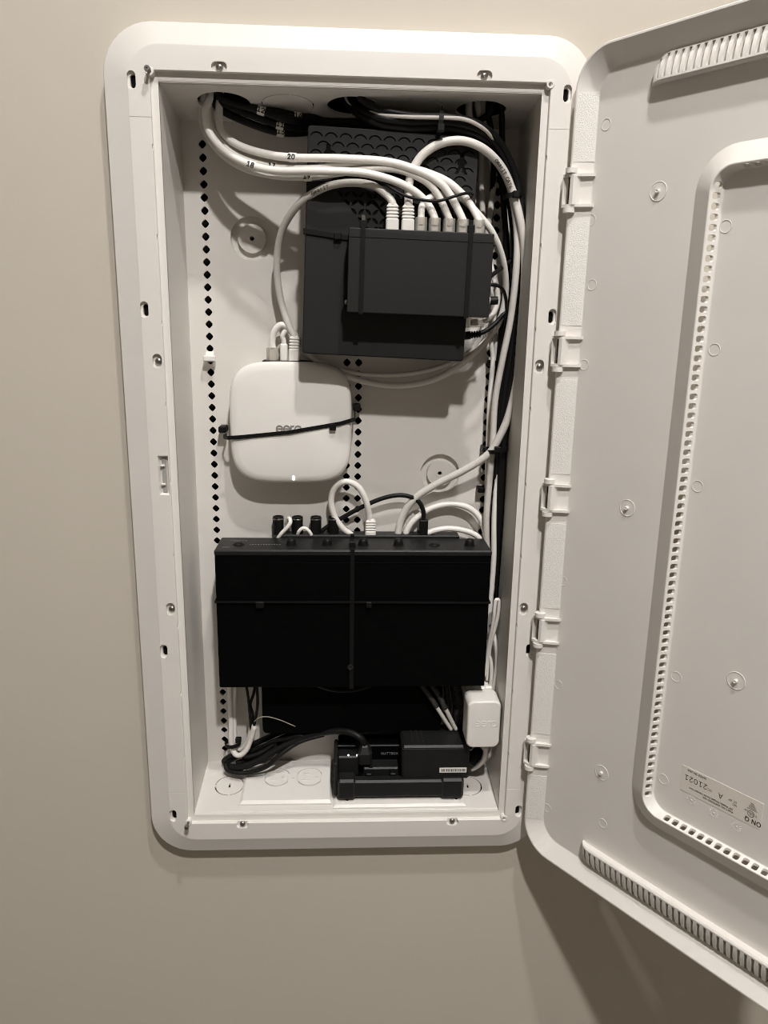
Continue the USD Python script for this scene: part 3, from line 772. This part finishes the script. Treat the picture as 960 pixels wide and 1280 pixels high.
obj('serial_label', cbox(l0[0], l1[0], .0246, .0252, l1[2], l0[2], .0001), TAG, br, smooth=False, label='small white serial label')
lw = (l1[0] - l0[0])
bars = []
x = l0[0] + .0022
while x < l1[0] - .002:
    w_ = RNG.uniform(.0004, .0012); bars.append(tm(cbox(x, min(x + w_, l1[0] - .001), .02445, .0248, l1[2] + .0013, l0[2] - .0013, .00005))); x += w_ + RNG.uniform(.0004, .0009)
obj('serial_print', bars, INK, br, smooth=False)

# ================================================================ CABLES


def rj45_clear(par, tip, d, w=.0112, l=.019, t=.0082, cable_r=.003):
    """A clear plug; tip is where it enters the port and d points back along its cable."""
    d = np.array(d, float); d /= np.linalg.norm(d); e = np.cross(d, [0, 1.0, 0]); e /= np.linalg.norm(e); g = np.cross(d, e); tip = np.array(tip, float)
    B = lambda a0, a1, b0, b1, h0, h1, c: place(cbox(a0, a1, b0, b1, h0, h1, c), tip, e, g, d)
    pl = obj('plug', B(-w / 2, w / 2, -t / 2, t / 2, -.006, l - .006, .0008), CLEAR, par, smooth=False, label='clear plastic plug')
    obj('plug_core', B(-w * .30, w * .30, -t * .30, t * .30, 0, l - .004, .0012), CWHT, pl, smooth=False)


def rj45_boot(par, tip, d, w=.0122, l=.0225, m=None):
    """A white moulded plug with a ribbed boot."""
    d = np.array(d, float); d /= np.linalg.norm(d); e = np.cross(d, [0, 1.0, 0]); e /= np.linalg.norm(e); g = np.cross(d, e); tip = np.array(tip, float)
    m = m or SATIN
    B = lambda a0, a1, b0, b1, h0, h1, c: place(cbox(a0, a1, b0, b1, h0, h1, c), tip, e, g, d)
    s = w / .0122
    pl = obj('plug', B(-w / 2, w / 2, -.0048 * s, .0048 * s, -.004, .011 * s, .0014), m, par, smooth=False)
    for k in range(4):
        ww = w * (.50 - .012 * k)
        obj('boot_rib', B(-ww, ww, -.0046 * s, .0046 * s, (.0112 + .0030 * k) * s, (.0133 + .0030 * k) * s, .0007), m, pl, smooth=False)
    obj('boot_core', B(-w * .38, w * .38, -.0036 * s, .0036 * s, .010 * s, .0240 * s, .001), m, pl, smooth=False)


def path(pts):
    return [at(u, v, y) for u, v, y in pts]


def forward(pts):
    """The stretch that passes in front of the tilted charcoal box."""
    return [at(u, v, y - .0155 * min(1, max(0, (u - 340) / 50)) * min(1, max(0, (640 - u) / 30)) * (v < 300)) for u, v, y in pts]


def cable(name, label, pts, r, m, cat='cable', group=None, k=10, extra=None):
    P = path(pts)
    t = thing(name, label, cat, P[0], group)
    obj('jacket', tube(P, r, 8, k), m, t, smooth=True)
    if extra: extra(t, P)
    return t, P


def number_tag(t, P, u, v, txt, r, ang=0.0):
    """A white wrap-round number tag on a cable near pixel (u, v)."""
    C = spline(P, 24); uv = (C - CAM) @ RM.T; uv = np.c_[480 + FPX * uv[:, 0] / uv[:, 2], 640 + FPX * uv[:, 1] / uv[:, 2]]
    i = int(np.argmin(np.hypot(uv[:, 0] - u, uv[:, 1] - v))); i = min(max(i, 2), len(C) - 3)
    T_ = C[i + 2] - C[i - 2]; T_ /= np.linalg.norm(T_)
    c = C[i]
    tg = obj('number_tag', lathe([(r + .0004, -.0036), (r + .0006, -.0034), (r + .0006, .0034), (r + .0004, .0036)], c, T_, 14), TAG, t, label='white number tag')
    n = A3(0, -1, 0) - T_ * (T_ @ A3(0, -1, 0)); n /= np.linalg.norm(n)
    ex = A3(1, 0, 0) if abs(T_[0]) < .8 else T_ * np.sign(T_[0])
    ey = np.cross(n, ex)
    obj('tag_print', text_at(txt, .0046, c + n * (r + .0005), ex, ey, .0004, True), INK, tg, smooth=False)


def jacket_print(t, P, u, v, s, h, r, rev=False):
    """Lettering printed along a cable from near pixel (u, v)."""
    C = spline(P, 40); q = (C - CAM) @ RM.T; uv = np.c_[480 + FPX * q[:, 0] / q[:, 2], 640 + FPX * q[:, 1] / q[:, 2]]
    i = int(np.argmin(np.hypot(uv[:, 0] - u, uv[:, 1] - v)))
    D = np.r_[0, np.cumsum(np.linalg.norm(np.diff(C, axis=0), axis=1))]; out = []; s0 = D[i]
    sg_ = -1 if rev else 1
    for ch in s:
        if s0 < 0 or s0 > D[-1]: break
        c = np.array([np.interp(s0, D, C[:, k]) for k in range(3)]); c2 = np.array([np.interp(s0 + sg_ * .001, D, C[:, k]) for k in range(3)])
        T_ = c2 - c; T_ /= np.linalg.norm(T_)
        n = CAM - c; n -= T_ * (n @ T_); n /= np.linalg.norm(n)
        if ch != ' ': out.append(text_at(ch, h, c + n * (r - .00005), T_, np.cross(n, T_), .00025))
        s0 += sg_ * h * .86
    obj('jacket_print', trimesh.util.concatenate(out), INK, t, smooth=False)


RW = .0037
top = lambda u, y=.036: (u, 284, y)
TOPV = sp(0, SVH, .036)[2]
tipz = lambda i: sp(plugx[i] - SX, SVH + .0004, .0165)


def into(i, up):
    """Last points of a cable going straight down into the switch's port i."""
    p = tipz(i)
    return [p + A3(0, 0, .0125), p + A3(0, 0, .006)]


def cable3(name, label, P, r, m, cat='cable', group=None, k=10):
    t = thing(name, label, cat, P[0], group)
    obj('jacket', tube(P, r, 8, k), m, t, smooth=True)
    return t, P


# numbered cables coming in through the top left hole
t, P = cable3('ethernet_cable', 'white network cable tagged 18 curving from the top left hole to the switch', forward([(262, 100, .052), (262, 122, .050), (257, 140, .048), (262, 166, .044), (284, 191, .038), (315, 207, .032), (350, 214, .028), (400, 214, .026), (452, 216, .026), (492, 226, .029), (519, 240, .033), (535, 256, .035)]) + into(3, (0, 0)), RW, CWHT)
rj45_clear(t, tipz(3), (0, 0, 1)); number_tag(t, P, 316, 206, '18', RW)
t, P = cable3('ethernet_cable', 'white network cable tagged 20, uppermost of those sweeping to the switch', forward([(277, 105, .056), (274, 140, .060), (277, 163, .056), (297, 181, .048), (330, 192, .040), (366, 197, .036), (425, 198, .034), (483, 202, .033), (519, 212, .033), (546, 226, .034), (562, 243, .035)]) + into(5, (-.002, 0)), RW, CWHT)
rj45_clear(t, tipz(5), (0, 0, 1)); number_tag(t, P, 366, 197, '20', RW)
t, P = cable3('ethernet_cable', 'greyish network cable tagged 19 lying lowest under the one tagged 18', forward([(256, 105, .060), (251, 135, .066), (255, 160, .064), (272, 187, .056), (300, 208, .046), (340, 219, .040), (385, 221, .038), (440, 214, .037), (490, 211, .036), (524, 222, .036), (545, 240, .036)]) + into(4, (-.002, 0)), RW * .93, CWH2)
rj45_clear(t, tipz(4), (0, 0, 1)); number_tag(t, P, 385, 222, '19', RW * .93)
t, P = cable3('ethernet_cable', 'white network cable tagged 17, rightmost of those sweeping to the switch', forward([(268, 102, .062), (263, 135, .066), (266, 160, .064), (290, 190, .054), (330, 206, .045), (385, 211, .041), (450, 204, .040), (505, 208, .040), (552, 223, .039), (575, 240, .038), (588, 256, .037)]) + into(6, (-.002, 0)), RW * .95, CWHT)
rj45_clear(t, tipz(6), (0, 0, 1)); number_tag(t, P, 342, 209, '17', RW * .95)
# booted patch cables
p0 = tipz(0)
ep = at(368, 449, .0800)
t, P = cable3('patch_cable', 'white booted patch cable looping from the switch left and down to the router', [p0 + A3(0, 0, .018), p0 + A3(-.0002, 0, .025)] + forward([(482, 243, .035), (463, 231, .037), (430, 229, .040), (400, 237, .042), (372, 257, .050), (352, 290, .064), (346, 330, .074), (350, 370, .079), (360, 405, .080)]) + [ep + A3(0, 0, .024), ep + A3(0, 0, .016)], RW, CWH2)
rj45_boot(t, p0, (0, 0, 1)); rj45_boot(t, ep, (.05, 0, 1), .0125); jacket_print(t, P, 393, 241, 'GearIT', .0034, RW, rev=True)
p1 = tipz(1)
W2 = [p1 + A3(0, 0, .018), p1 + A3(.0002, 0, .025)] + forward([(511, 232, .038), (516, 212, .040), (530, 192, .040), (552, 179, .040), (578, 176, .040), (604, 186, .042), (626, 208, .044), (640, 238, .044), (650, 275, .042), (656, 320, .044), (655, 370, .046), (651, 420, .050), (647, 470, .054), (637, 515, .058), (625, 545, .062), (610, 568, .066), (580, 588, .072), (548, 604, .080), (520, 622, .085), (503, 645, .088), (497, 672, .088), (496, 700, .088)])
t, P = cable3('patch_cable', 'long white patch cable arching right from the switch down to the amplifier', W2, RW * 1.12, CWH2)
rj45_boot(t, p1, (0, 0, 1)); jacket_print(t, P, 620, 198, 'GearIT CAT6', .0036, RW * 1.12)
p2 = tipz(2)
e1 = at(341, 452, .0820)
t, P = cable3('patch_cable', 'white patch cable circling round under the charcoal box to the router', [p2 + A3(0, 0, .006), p2 + A3(0, 0, .0125)] + path([(528, 257, .0195), (538, 247, .0240), (556, 243, .0270), (577, 248, .0270), (596, 266, .0280), (616, 292, .034), (629, 327, .046), (632, 366, .060), (624, 402, .068), (603, 431, .076), (572, 458, .082), (540, 475, .085), (500, 482, .086), (460, 478, .086), (420, 465, .086), (393, 450, .086), (378, 432, .084), (364, 413, .082), (352, 406, .081), (343, 414, .081)]) + [e1 + A3(0, 0, .022), e1 + A3(0, 0, .014)], RW * .92, CWHT)
rj45_clear(t, p2, (0, 0, 1)); rj45_clear(t, e1, (0, 0, 1), .0125, .021, .0085)
e2 = at(355, 452, .0830)
t, P = cable3('usb_cable', 'thin white power cord from the router under the charcoal box to the right bundle', [e2 + A3(0, 0, .014), e2 + A3(0, 0, .022)] + path([(353, 420, .082), (358, 413, .082), (368, 420, .083), (380, 438, .086), (400, 453, .088), (440, 466, .089), (490, 469, .089), (535, 463, .088), (575, 448, .085), (600, 425, .082), (606, 400, .080), (613, 425, .080), (616, 450, .080), (612, 500, .082), (610, 560, .084), (608, 640, .086), (610, 720, .086), (613, 780, .084), (612, 840, .080), (608, 900, .072)]), .0026, CWHT)
B_ = cbox(e2[0] - .0040, e2[0] + .0040, e2[1] - .0032, e2[1] + .0032, e2[2] - .002, e2[2] + .019, .0014)
obj('plug', B_, CWHT, t, smooth=False)
g1p = at(597, 403, .070)
t, P = cable('ethernet_cable', 'white network cable plugged into the right side of the charcoal box', [(604, 402, .058), (614, 396, .058), (621, 380, .060), (621, 360, .062), (614, 335, .070), (609, 300, .078), (614, 255, .082), (617, 225, .082), (612, 190, .078), (601, 155, .066), (597, 125, .052), (598, 100, .05)], RW * .85, CWH2)
rj45_clear(t, at(588, 403, .058), (1, 0, .05), .0105, .020, .0080)
cable('ethernet_cable', 'pale network cable running straight down behind the arch from the top right hole', [(606, 100, .06), (603, 135, .060), (603, 170, .076), (602, 220, .086), (604, 280, .088), (610, 340, .088), (618, 400, .088), (620, 460, .088), (614, 520, .088)], RW * .85, CWH2)
# white pair of the right bundle that runs down beside the amplifier
t, P = cable('patch_cable', 'white cable bowing from the tie beside the arch straight down the right wall', [(586, 120, .05), (588, 150, .062), (605, 175, .060), (628, 205, .052), (640, 245, .048), (646, 290, .047), (645, 340, .048), (638, 400, .054), (628, 450, .060), (619, 500, .066), (616, 550, .070), (612, 600, .072), (608, 650, .074), (610, 700, .078), (618, 740, .080), (618, 800, .08), (612, 850, .078)], RW * .95, CWH2)
cable('patch_cable', 'white cable emerging below the lower bundle tie along the right wall', [(648, 300, .058), (646, 380, .060), (636, 450, .068), (624, 510, .074), (622, 560, .076), (621, 600, .074), (618, 650, .072), (617, 700, .072), (613, 750, .074), (609, 800, .076), (610, 860, .076)], RW * .9, CWHT)
cable('patch_cable', 'white network cable arching low behind the right half of the amplifier', [(505, 690, .088), (507, 668, .088), (518, 650, .088), (540, 635, .088), (565, 630, .088), (588, 636, .086), (602, 652, .084), (609, 680, .084), (610, 720, .084)], RW * .95, CWHT)
cable('patch_cable', 'white network cable lying lowest behind the right end of the amplifier', [(515, 690, .084), (528, 670, .084), (555, 661, .084), (583, 664, .083), (600, 674, .083), (607, 695, .083)], RW * .9, CWHT)
t, P = cable('patch_cable', 'white booted patch cable curling in a small hoop above the amplifier', [(463, 664, .084), (462, 650, .084), (458, 628, .080), (448, 609, .078), (433, 602, .078), (420, 608, .080), (414, 624, .082), (417, 643, .084), (428, 660, .086), (442, 672, .088), (446, 690, .088)], RW * .95, CWHT)
rj45_boot(t, at(463, 674, .084), (0, 0, 1), .0122)
t, P = cable('power_cable', 'black cord with a straight plug hooking over behind the amplifier', [(529, 652, .084), (529, 638, .084), (521, 625, .084), (502, 619, .084), (478, 623, .084), (450, 635, .085), (425, 649, .087), (402, 664, .088), (392, 680, .089)], .0026, CBLK)
b = at(529, 672, .084); obj('plug', cbox(b[0] - .0048, b[0] + .0048, .0795, .0885, b[2] - .002, b[2] + .0215, .001), TIE, t, smooth=False)
# speaker wire over the binding posts
cable('speaker_wire', 'white two-core speaker wire hooked over the left binding posts', [(346, 676, .082), (351, 668, .079), (360, 658, .0785), (363, 652, .080), (361, 648, .0845), (358, 655, .090)], .0023, CWHT)
cable('speaker_wire', 'short white speaker wire bent between the middle binding posts', [(391, 674, .082), (387, 665, .0795), (380, 660, .080), (374, 664, .080), (371, 672, .084)], .0021, CWHT)

# black cables from the top left hole over the top of the charcoal box
TAGGED = [((272, 108, .050), (280, 124, .050), (325, 138, .052), (362, 150, .054), (400, 151, .058), (470, 154, .060), (540, 164, .060), (590, 174, .058), (622, 198, .056), (640, 235, .054), (650, 290, .052), (650, 350, .054), (642, 420, .060), (630, 500, .068), (625, 560, .072), (622, 640, .076), (622, 740, .080), (618, 830, .08)),
          ((276, 110, .060), (278, 128, .058), (320, 146, .058), (358, 158, .060), (400, 158, .064), (460, 150, .066), (530, 156, .066), (585, 166, .064), (618, 190, .062), (638, 230, .060), (648, 290, .058), (646, 350, .060), (636, 430, .066), (626, 500, .074), (621, 560, .078), (617, 640, .082), (618, 740, .084), (616, 840, .084)),
          ((268, 112, .064), (272, 134, .064), (312, 154, .064), (354, 166, .066), (400, 164, .072), (460, 160, .074), (530, 160, .074), (582, 170, .072), (612, 192, .070), (632, 232, .068), (642, 290, .066), (642, 350, .066), (630, 430, .074), (620, 500, .080), (618, 560, .084), (627, 640, .082), (627, 740, .084), (622, 860, .084)),
          ((282, 106, .058), (290, 122, .056), (335, 136, .060), (375, 146, .064), (420, 147, .070), (490, 150, .072), (550, 154, .072), (600, 170, .070), (630, 200, .066), (645, 245, .062), (654, 300, .060), (655, 370, .060), (648, 440, .066), (636, 510, .072), (630, 570, .076), (626, 640, .078), (626, 740, .08), (620, 850, .08))]
TAGGED = [[(u, v, (.0800 + .0032 * i) if 380 < u < 602 and v < 182 else y) for u, v, y in q] for i, q in enumerate(TAGGED)]
for q, tg, wd in zip(TAGGED, ('12', '11', '13', '14'), ('second black cable down from the top left hole, tagged 12', 'third black cable down from the top left hole, tagged 11', 'lowest black cable of the top left bundle, tagged 13', 'uppermost black cable of the top left bundle, tagged 14')):
    t, P = cable('black_network_cable', wd, q, .0036, CBLK)
    number_tag(t, P, *{'12': (327, 139), '11': (352, 148), '13': (350, 166), '14': (372, 146)}[tg], tg, .0036)
HOLE2 = [((436, 105, .052), (440, 128, .052), (470, 146, .048), (510, 152, .046), (552, 152, .046), (595, 161, .046), (622, 185, .046), (640, 225, .048), (650, 280, .050), (652, 350, .052), (646, 430, .058), (636, 500, .064), (628, 560, .068), (624, 650, .07), (622, 760, .076)),
         ((430, 108, .058), (434, 130, .056), (465, 152, .052), (510, 160, .050), (560, 160, .050), (600, 172, .050), (625, 200, .052), (641, 250, .054), (648, 310, .056), (644, 380, .060), (634, 450, .066), (624, 520, .072), (621, 580, .074), (616, 660, .078), (616, 760, .080)),
         ((446, 104, .046), (452, 124, .046), (480, 138, .044), (520, 145, .042), (560, 146, .042), (598, 155, .042), (626, 180, .044), (645, 222, .046), (655, 285, .048), (657, 350, .050), (652, 430, .056), (641, 505, .062), (630, 560, .068), (627, 640, .070), (624, 740, .076))]
HOLE2 = [[(u, v, y - .019 if 440 < u < 610 else y - .006 if u > 610 and v < 200 else y) for u, v, y in q] for q in HOLE2]
for q, lb in zip(HOLE2, ('black cable from the middle top hole, arching lower right', 'black cable from the middle top hole, lowest strand of the arch', 'black cable from the middle top hole, outermost strand of the arch')):
    cable('black_network_cable', lb, q, .0035, CBLK)
cable('coax_cable', 'thin pale cable lying along the top of the black arch', [(428, 112, .054), (440, 132, .050), (470, 142, .028), (510, 146, .021), (548, 147, .019), (580, 149, .019), (602, 159, .022), (615, 172, .032), (622, 190, .05)], .0018, CWH2)
for q, lb in (([(590, 105, .05), (592, 135, .058), (605, 160, .07), (622, 200, .078), (630, 260, .08), (632, 330, .08), (626, 420, .084), (618, 500, .086)], 'black cable dropping from the top right hole behind the arch'),
              ([(612, 103, .05), (614, 135, .052), (600, 150, .056), (570, 158, .064), (530, 160, .078)], 'black cable running left from the top right hole behind the arch'),
              ([(622, 104, .054), (627, 140, .056), (628, 190, .064), (629, 250, .070), (634, 320, .072), (634, 400, .074), (622, 480, .082), (616, 560, .086), (612, 640, .088), (614, 700, .088)], 'black cable hanging along the right edge of the top right hole'),
              ([(606, 108, .062), (610, 140, .064), (617, 190, .074), (614, 260, .086), (606, 330, .089), (610, 380, .089)], 'thin black cable hanging behind the right end of the switch')):
    cable('black_network_cable', lb, q, .0030, CBLK)
# power leads at the right of the switch
t, P = cable('dc_cable', 'black power lead with ribbed strain relief in the right side of the charcoal box', [(586, 419, .056), (600, 417, .056), (616, 407, .058), (631, 390, .064), (639, 370, .064), (646, 330, .066), (650, 280, .066)], .0024, CBLK)
b = at(584, 419, .070)
obj('plug', rod(at(578, 420, .056), at(588, 419, .056), .0042), TIE, t)
for k in range(4):
    c = at(590 + 3.2 * k, 418.6 - .4 * k, .0558); obj('strain_ring', lathe([(.0036, -.0007), (.0038, 0), (.0036, .0007)], c, (1, 0, .06), 14), TIE, t)
cable('dc_cable', 'black power lead passing behind the right end of the switch up to the bundle', [(605, 352, .022), (615, 344, .030), (628, 334, .048), (642, 323, .060), (650, 310, .062)], .0022, CBLK)
cable('dc_cable', 'black lead looping out at the right end of the switch', [(605, 357, .018), (617, 356, .020), (627, 360, .026), (632, 372, .04), (634, 395, .06)], .0018, CBLK)
kb = at(617, 376, .016)
kk = thing('dc_plug', 'black round plug with a pale collar in the right end of the switch', 'plug', kb)
obj('barrel', rod(kb + A3(-.004, 0, 0), kb + A3(.004, 0, .0004), .0040), TIE, kk)
obj('collar', rod(kb + A3(-.0060, 0, 0), kb + A3(-.004, 0, 0), .0048), SATIN, kk)

# ties on the bundles


def ring_tie(name, label, c, axis, rx, ry, head=None, w=.0044):
    axis = np.array(axis, float); axis /= np.linalg.norm(axis)
    e = np.cross(axis, [0, 1.0, 0]); e /= np.linalg.norm(e); g = np.cross(axis, e)
    a = np.linspace(0, 2 * np.pi, 25)
    P = [np.array(c) + e * rx * math.cos(x) + g * ry * math.sin(x) for x in a]
    t = thing(name, label, 'cable tie', c)
    rings = []
    for p, x in zip(P[:-1], a[:-1]):
        o = e * math.cos(x) + g * math.sin(x)
        rings.append(np.array([p + axis * w / 2, p - axis * w / 2, p - axis * w / 2 + o * .0012, p + axis * w / 2 + o * .0012]))
    obj('band', loft(rings, closed=True), TIE, t, smooth=False)
    if head is not None:
        h = np.array(head); obj('head', cbox(h[0] - .0034, h[0] + .0034, h[1] - .003, h[1] + .003, h[2] - .0032, h[2] + .0032, .0007), TIE, t)
    return t


ring_tie('bundle_tie', 'black tie around the white pair near the top of the right bundle', at(641, 244, .046), (.25, 0, -1), .0085, .0070, at(645, 243, .0385))
ring_tie('bundle_tie', 'black tie around the black arch below the second round knockout', at(550, 153, .026), (1, 0, -.1), .0105, .0085, at(551, 160, .0160))
tt = ring_tie('bundle_tie', 'black tie low on the right bundle where one white cable peels off', at(621, 561, .070), (.25, 0, -1), .0110, .0150, at(622, 562, .0545))
p = at(607, 561, .085); obj('mount', cbox(p[0] - .004, p[0] + .006, .080, YB, p[2] - .003, p[2] + .003, .0008), TIE, tt)
p = at(617, 454, .088); pm = thing('push_mount', 'black push-in tie mount on the right peg column beside the charcoal box', 'tie mount', p)
obj('body', cbox(p[0] - .006, p[0] + .006, .084, YB, p[2] - .003, p[2] + .003, .001), TIE, pm)
p = at(601, 612, .088); pm = thing('push_mount', 'black push-in tie mount on the right peg column above the amplifier', 'tie mount', p)
obj('body', cbox(p[0] - .004, p[0] + .004, .084, YB, p[2] - .003, p[2] + .003, .001), TIE, pm)
t = thing('strand_tie', 'thin black tie strand curling across the white cables above the switch', 'cable tie', at(478, 228, .030))
obj('strand', tube(forward([(470, 222, .036), (484, 232, .0295), (505, 244, .0265), (528, 250, .0250), (548, 251, .0250), (566, 246, .0255), (580, 242, .0280), (590, 243, .0330), (586, 249, .040)]), .0014, 8, 8), TIE, t, smooth=True)

# lower left: speaker wires turning up in a U, black cords lying on the floor
cable('speaker_wire', 'white jacketed speaker wire turning in a U at lower left, front one', [(286, 780, .088), (287, 850, .088), (289, 900, .086), (289, 928, .080), (293, 941, .074), (300, 944, .070), (308, 937, .068), (314, 922, .066), (318, 908, .064)], .0033, CWHT)
cable('speaker_wire', 'white jacketed speaker wire turning in a U at lower left, rear one', [(294, 780, .090), (294, 850, .090), (293, 900, .088), (294, 924, .084), (299, 936, .080), (304, 934, .078), (311, 924, .074), (314, 912, .072), (316, 904, .07)], .0031, CWHT)
for q, lb in (([(314, 912, .068), (312, 890, .068), (310, 870, .066), (307, 850, .066), (306, 820, .07)], 'black speaker conductor rising left above the white U-bends'),
              ([(317, 910, .066), (320, 895, .066), (322, 878, .064), (321, 858, .064), (318, 830, .07)], 'black speaker conductor rising right above the white U-bends'),
              ([(316, 908, .070), (316, 893, .071), (313, 880, .072), (318, 862, .072), (319, 830, .074)], 'black speaker conductor rising between its two neighbours at lower left')):
    cable('speaker_conductor', lb, q, .0017, CBLK, cat='wire')
cable('loose_wire', 'thin pale bare wire bending out over the black module at lower left', [(318, 902, .060), (324, 897, .056), (335, 896, .055), (350, 900, .055), (362, 905, .055), (369, 908, .056)], .0005, CWIRE, cat='wire', k=6)
ring_tie('bundle_tie', 'black tie round the pale speaker wires at lower left', at(291, 929, .079), (.1, 0, -1), .0085, .0080, at(298, 925, .072))
CORDS = [([(285, 958, .072), (292, 959, .066), (305, 958, .062), (325, 950, .062), (345, 938, .064), (370, 925, .066), (400, 916, .064), (430, 914, .056), (450, 922, .048), (457, 934, .050)], .0040, 'thick black mains lead running right from the lower left to the power unit'),
         ([(284, 952, .080), (300, 944, .082), (330, 933, .082), (360, 920, .080), (395, 912, .076), (430, 911, .070)], .0034, 'black mains lead lying uppermost of the lower left tangle'),
         ([(282, 954, .070), (284, 962, .066), (296, 966, .060), (315, 965, .058), (335, 957, .057), (352, 942, .060), (375, 927, .068), (405, 918, .074)], .0028, 'black lead looping lowest over the white cover plate'),
         ([(290, 948, .086), (310, 934, .088), (335, 922, .088), (355, 914, .086), (390, 909, .084)], .0036, 'black lead rising behind the lower left tangle'),
         ([(296, 954, .076), (318, 947, .076), (338, 940, .076), (350, 931, .078), (365, 924, .078), (390, 916, .08)], .0034, 'black lead in the middle of the lower left tangle'),
         ([(283, 957, .084), (280, 951, .082), (288, 945, .078), (298, 943, .074), (310, 946, .070), (326, 941, .070), (344, 929, .074)], .0030, 'black lead bent back on itself at the left end of the tangle'),
         ([(300, 962, .068), (318, 953, .066), (330, 951, .066), (342, 942, .068), (356, 930, .070), (380, 920, .074)], .0026, 'thin black lead crossing the middle of the lower left tangle'),
         ([(322, 938, .080), (340, 927, .072), (356, 924, .068), (372, 919, .066), (384, 921, .066), (398, 913, .07)], .0026, 'thin black lead arching over the right end of the tangle')]
for q, r, lb in CORDS: cable('mains_cable', lb, q, r, CBLK)
ring_tie('bundle_tie', 'black tie round the tangle of black cords above the white cover plate', at(349, 934, .072), (.8, 0, .5), .0085, .0110, None)
mp = at(456, 938, .050)
pg = thing('mains_plug', 'black moulded mains plug pushed into the black power unit', 'plug', mp)
obj('grip', hull(np.vstack([tm(cbox(mp[0] - .0085, mp[0] + .0085, .040, .058, mp[2] - .016, mp[2] + .003, .003)).vertices, tm(cbox(mp[0] - .0050, mp[0] + .0050, .044, .054, mp[2] + .002, mp[2] + .009, .002)).vertices])), BTOP, pg, smooth=False)
obj('wing', hull([mp + A3(x, y, z) for x, z in ((.007, -.014), (.019, -.030), (-.004, -.030)) for y in (-.009, .004)]), BTOP, pg, smooth=False)

# lower right: wires out of the amplifier, braided sleeves, folded white cord
for q, lb in (([(522, 845, .066), (528, 857, .058), (537, 870, .052), (546, 884, .050), (556, 900, .054), (564, 912, .058)], 'left white wire with a dark sleeved top slanting to the power brick'),
              ([(533, 845, .066), (540, 857, .058), (549, 871, .052), (557, 886, .050), (564, 900, .054), (570, 912, .058)], 'right white wire with a dark sleeved top slanting to the power brick')):
    t, P = cable('sleeved_wire', lb, q, .0024, CWHT, cat='wire')
    obj('sleeve', tube(P[:4], .0031, 8, 10), MESHY, t, smooth=True, label='dark braided sleeve')
cable('braided_cable', 'dark braided cable hanging behind the left side of the white power adapter', [(566, 845, .082), (570, 860, .080), (573, 880, .078), (574, 900, .078), (578, 915, .08)], .0070, MESHY)
cable('braided_cable', 'thin dark braided cable hanging left of the wide braided one', [(556, 845, .080), (559, 870, .078), (562, 895, .074), (568, 912, .07)], .0030, MESHY)
cable('folded_cable', 'white cord folded double in an upright loop right of the amplifier', [(606, 845, .068), (609, 820, .064), (611, 805, .060), (615, 785, .054), (617.5, 768, .050), (619, 753, .049), (621, 749.5, .049), (623.5, 752, .050), (622.5, 768, .052), (618, 788, .056), (613, 806, .061), (611, 825, .066), (609, 850, .070)], .0021, CWHT)
cable('folded_cable', 'white cord bulging outward below the upright loop right of the amplifier', [(613, 780, .064), (617, 792, .062), (620, 806, .060), (621, 825, .058), (619, 848, .058), (616, 868, .060)], .0024, CWHT)
cable('folded_cable', 'white cord running straight down left of the bulging one to the adapter', [(607, 800, .068), (610, 815, .066), (614, 830, .064), (614, 850, .062), (611, 868, .062)], .0024, CWH2)
cable('usb_cable', 'white cord leaving the underside of the white power adapter', [(607, 934, .030), (607, 942, .032), (604, 950, .040), (597, 957, .050), (590, 961, .058)], .0032, CWHT)
cable('usb_cable', 'second white cord curving up behind the right of the white power adapter', [(598, 958, .056), (606, 950, .060), (613, 942, .062), (617, 930, .060), (620, 900, .060)], .0022, CWH2)
a = np.linspace(0, 8 * 2 * np.pi, 120); c0, c1 = at(589, 950, .058), at(601, 940, .056)
ax = c1 - c0; d = ax / np.linalg.norm(ax); e = np.cross(d, [0, 1.0, 0]); e /= np.linalg.norm(e); g = np.cross(d, e)
coil = np.array([c0 + ax * i / 119 + .0075 * (math.cos(x) * e + math.sin(x) * g) for i, x in enumerate(a)])
obj('coiled_lead', tube(coil, .0011, raw=True, k=6), GRY, None, smooth=True, label='dark coiled lead below the white power adapter', cat='cable')
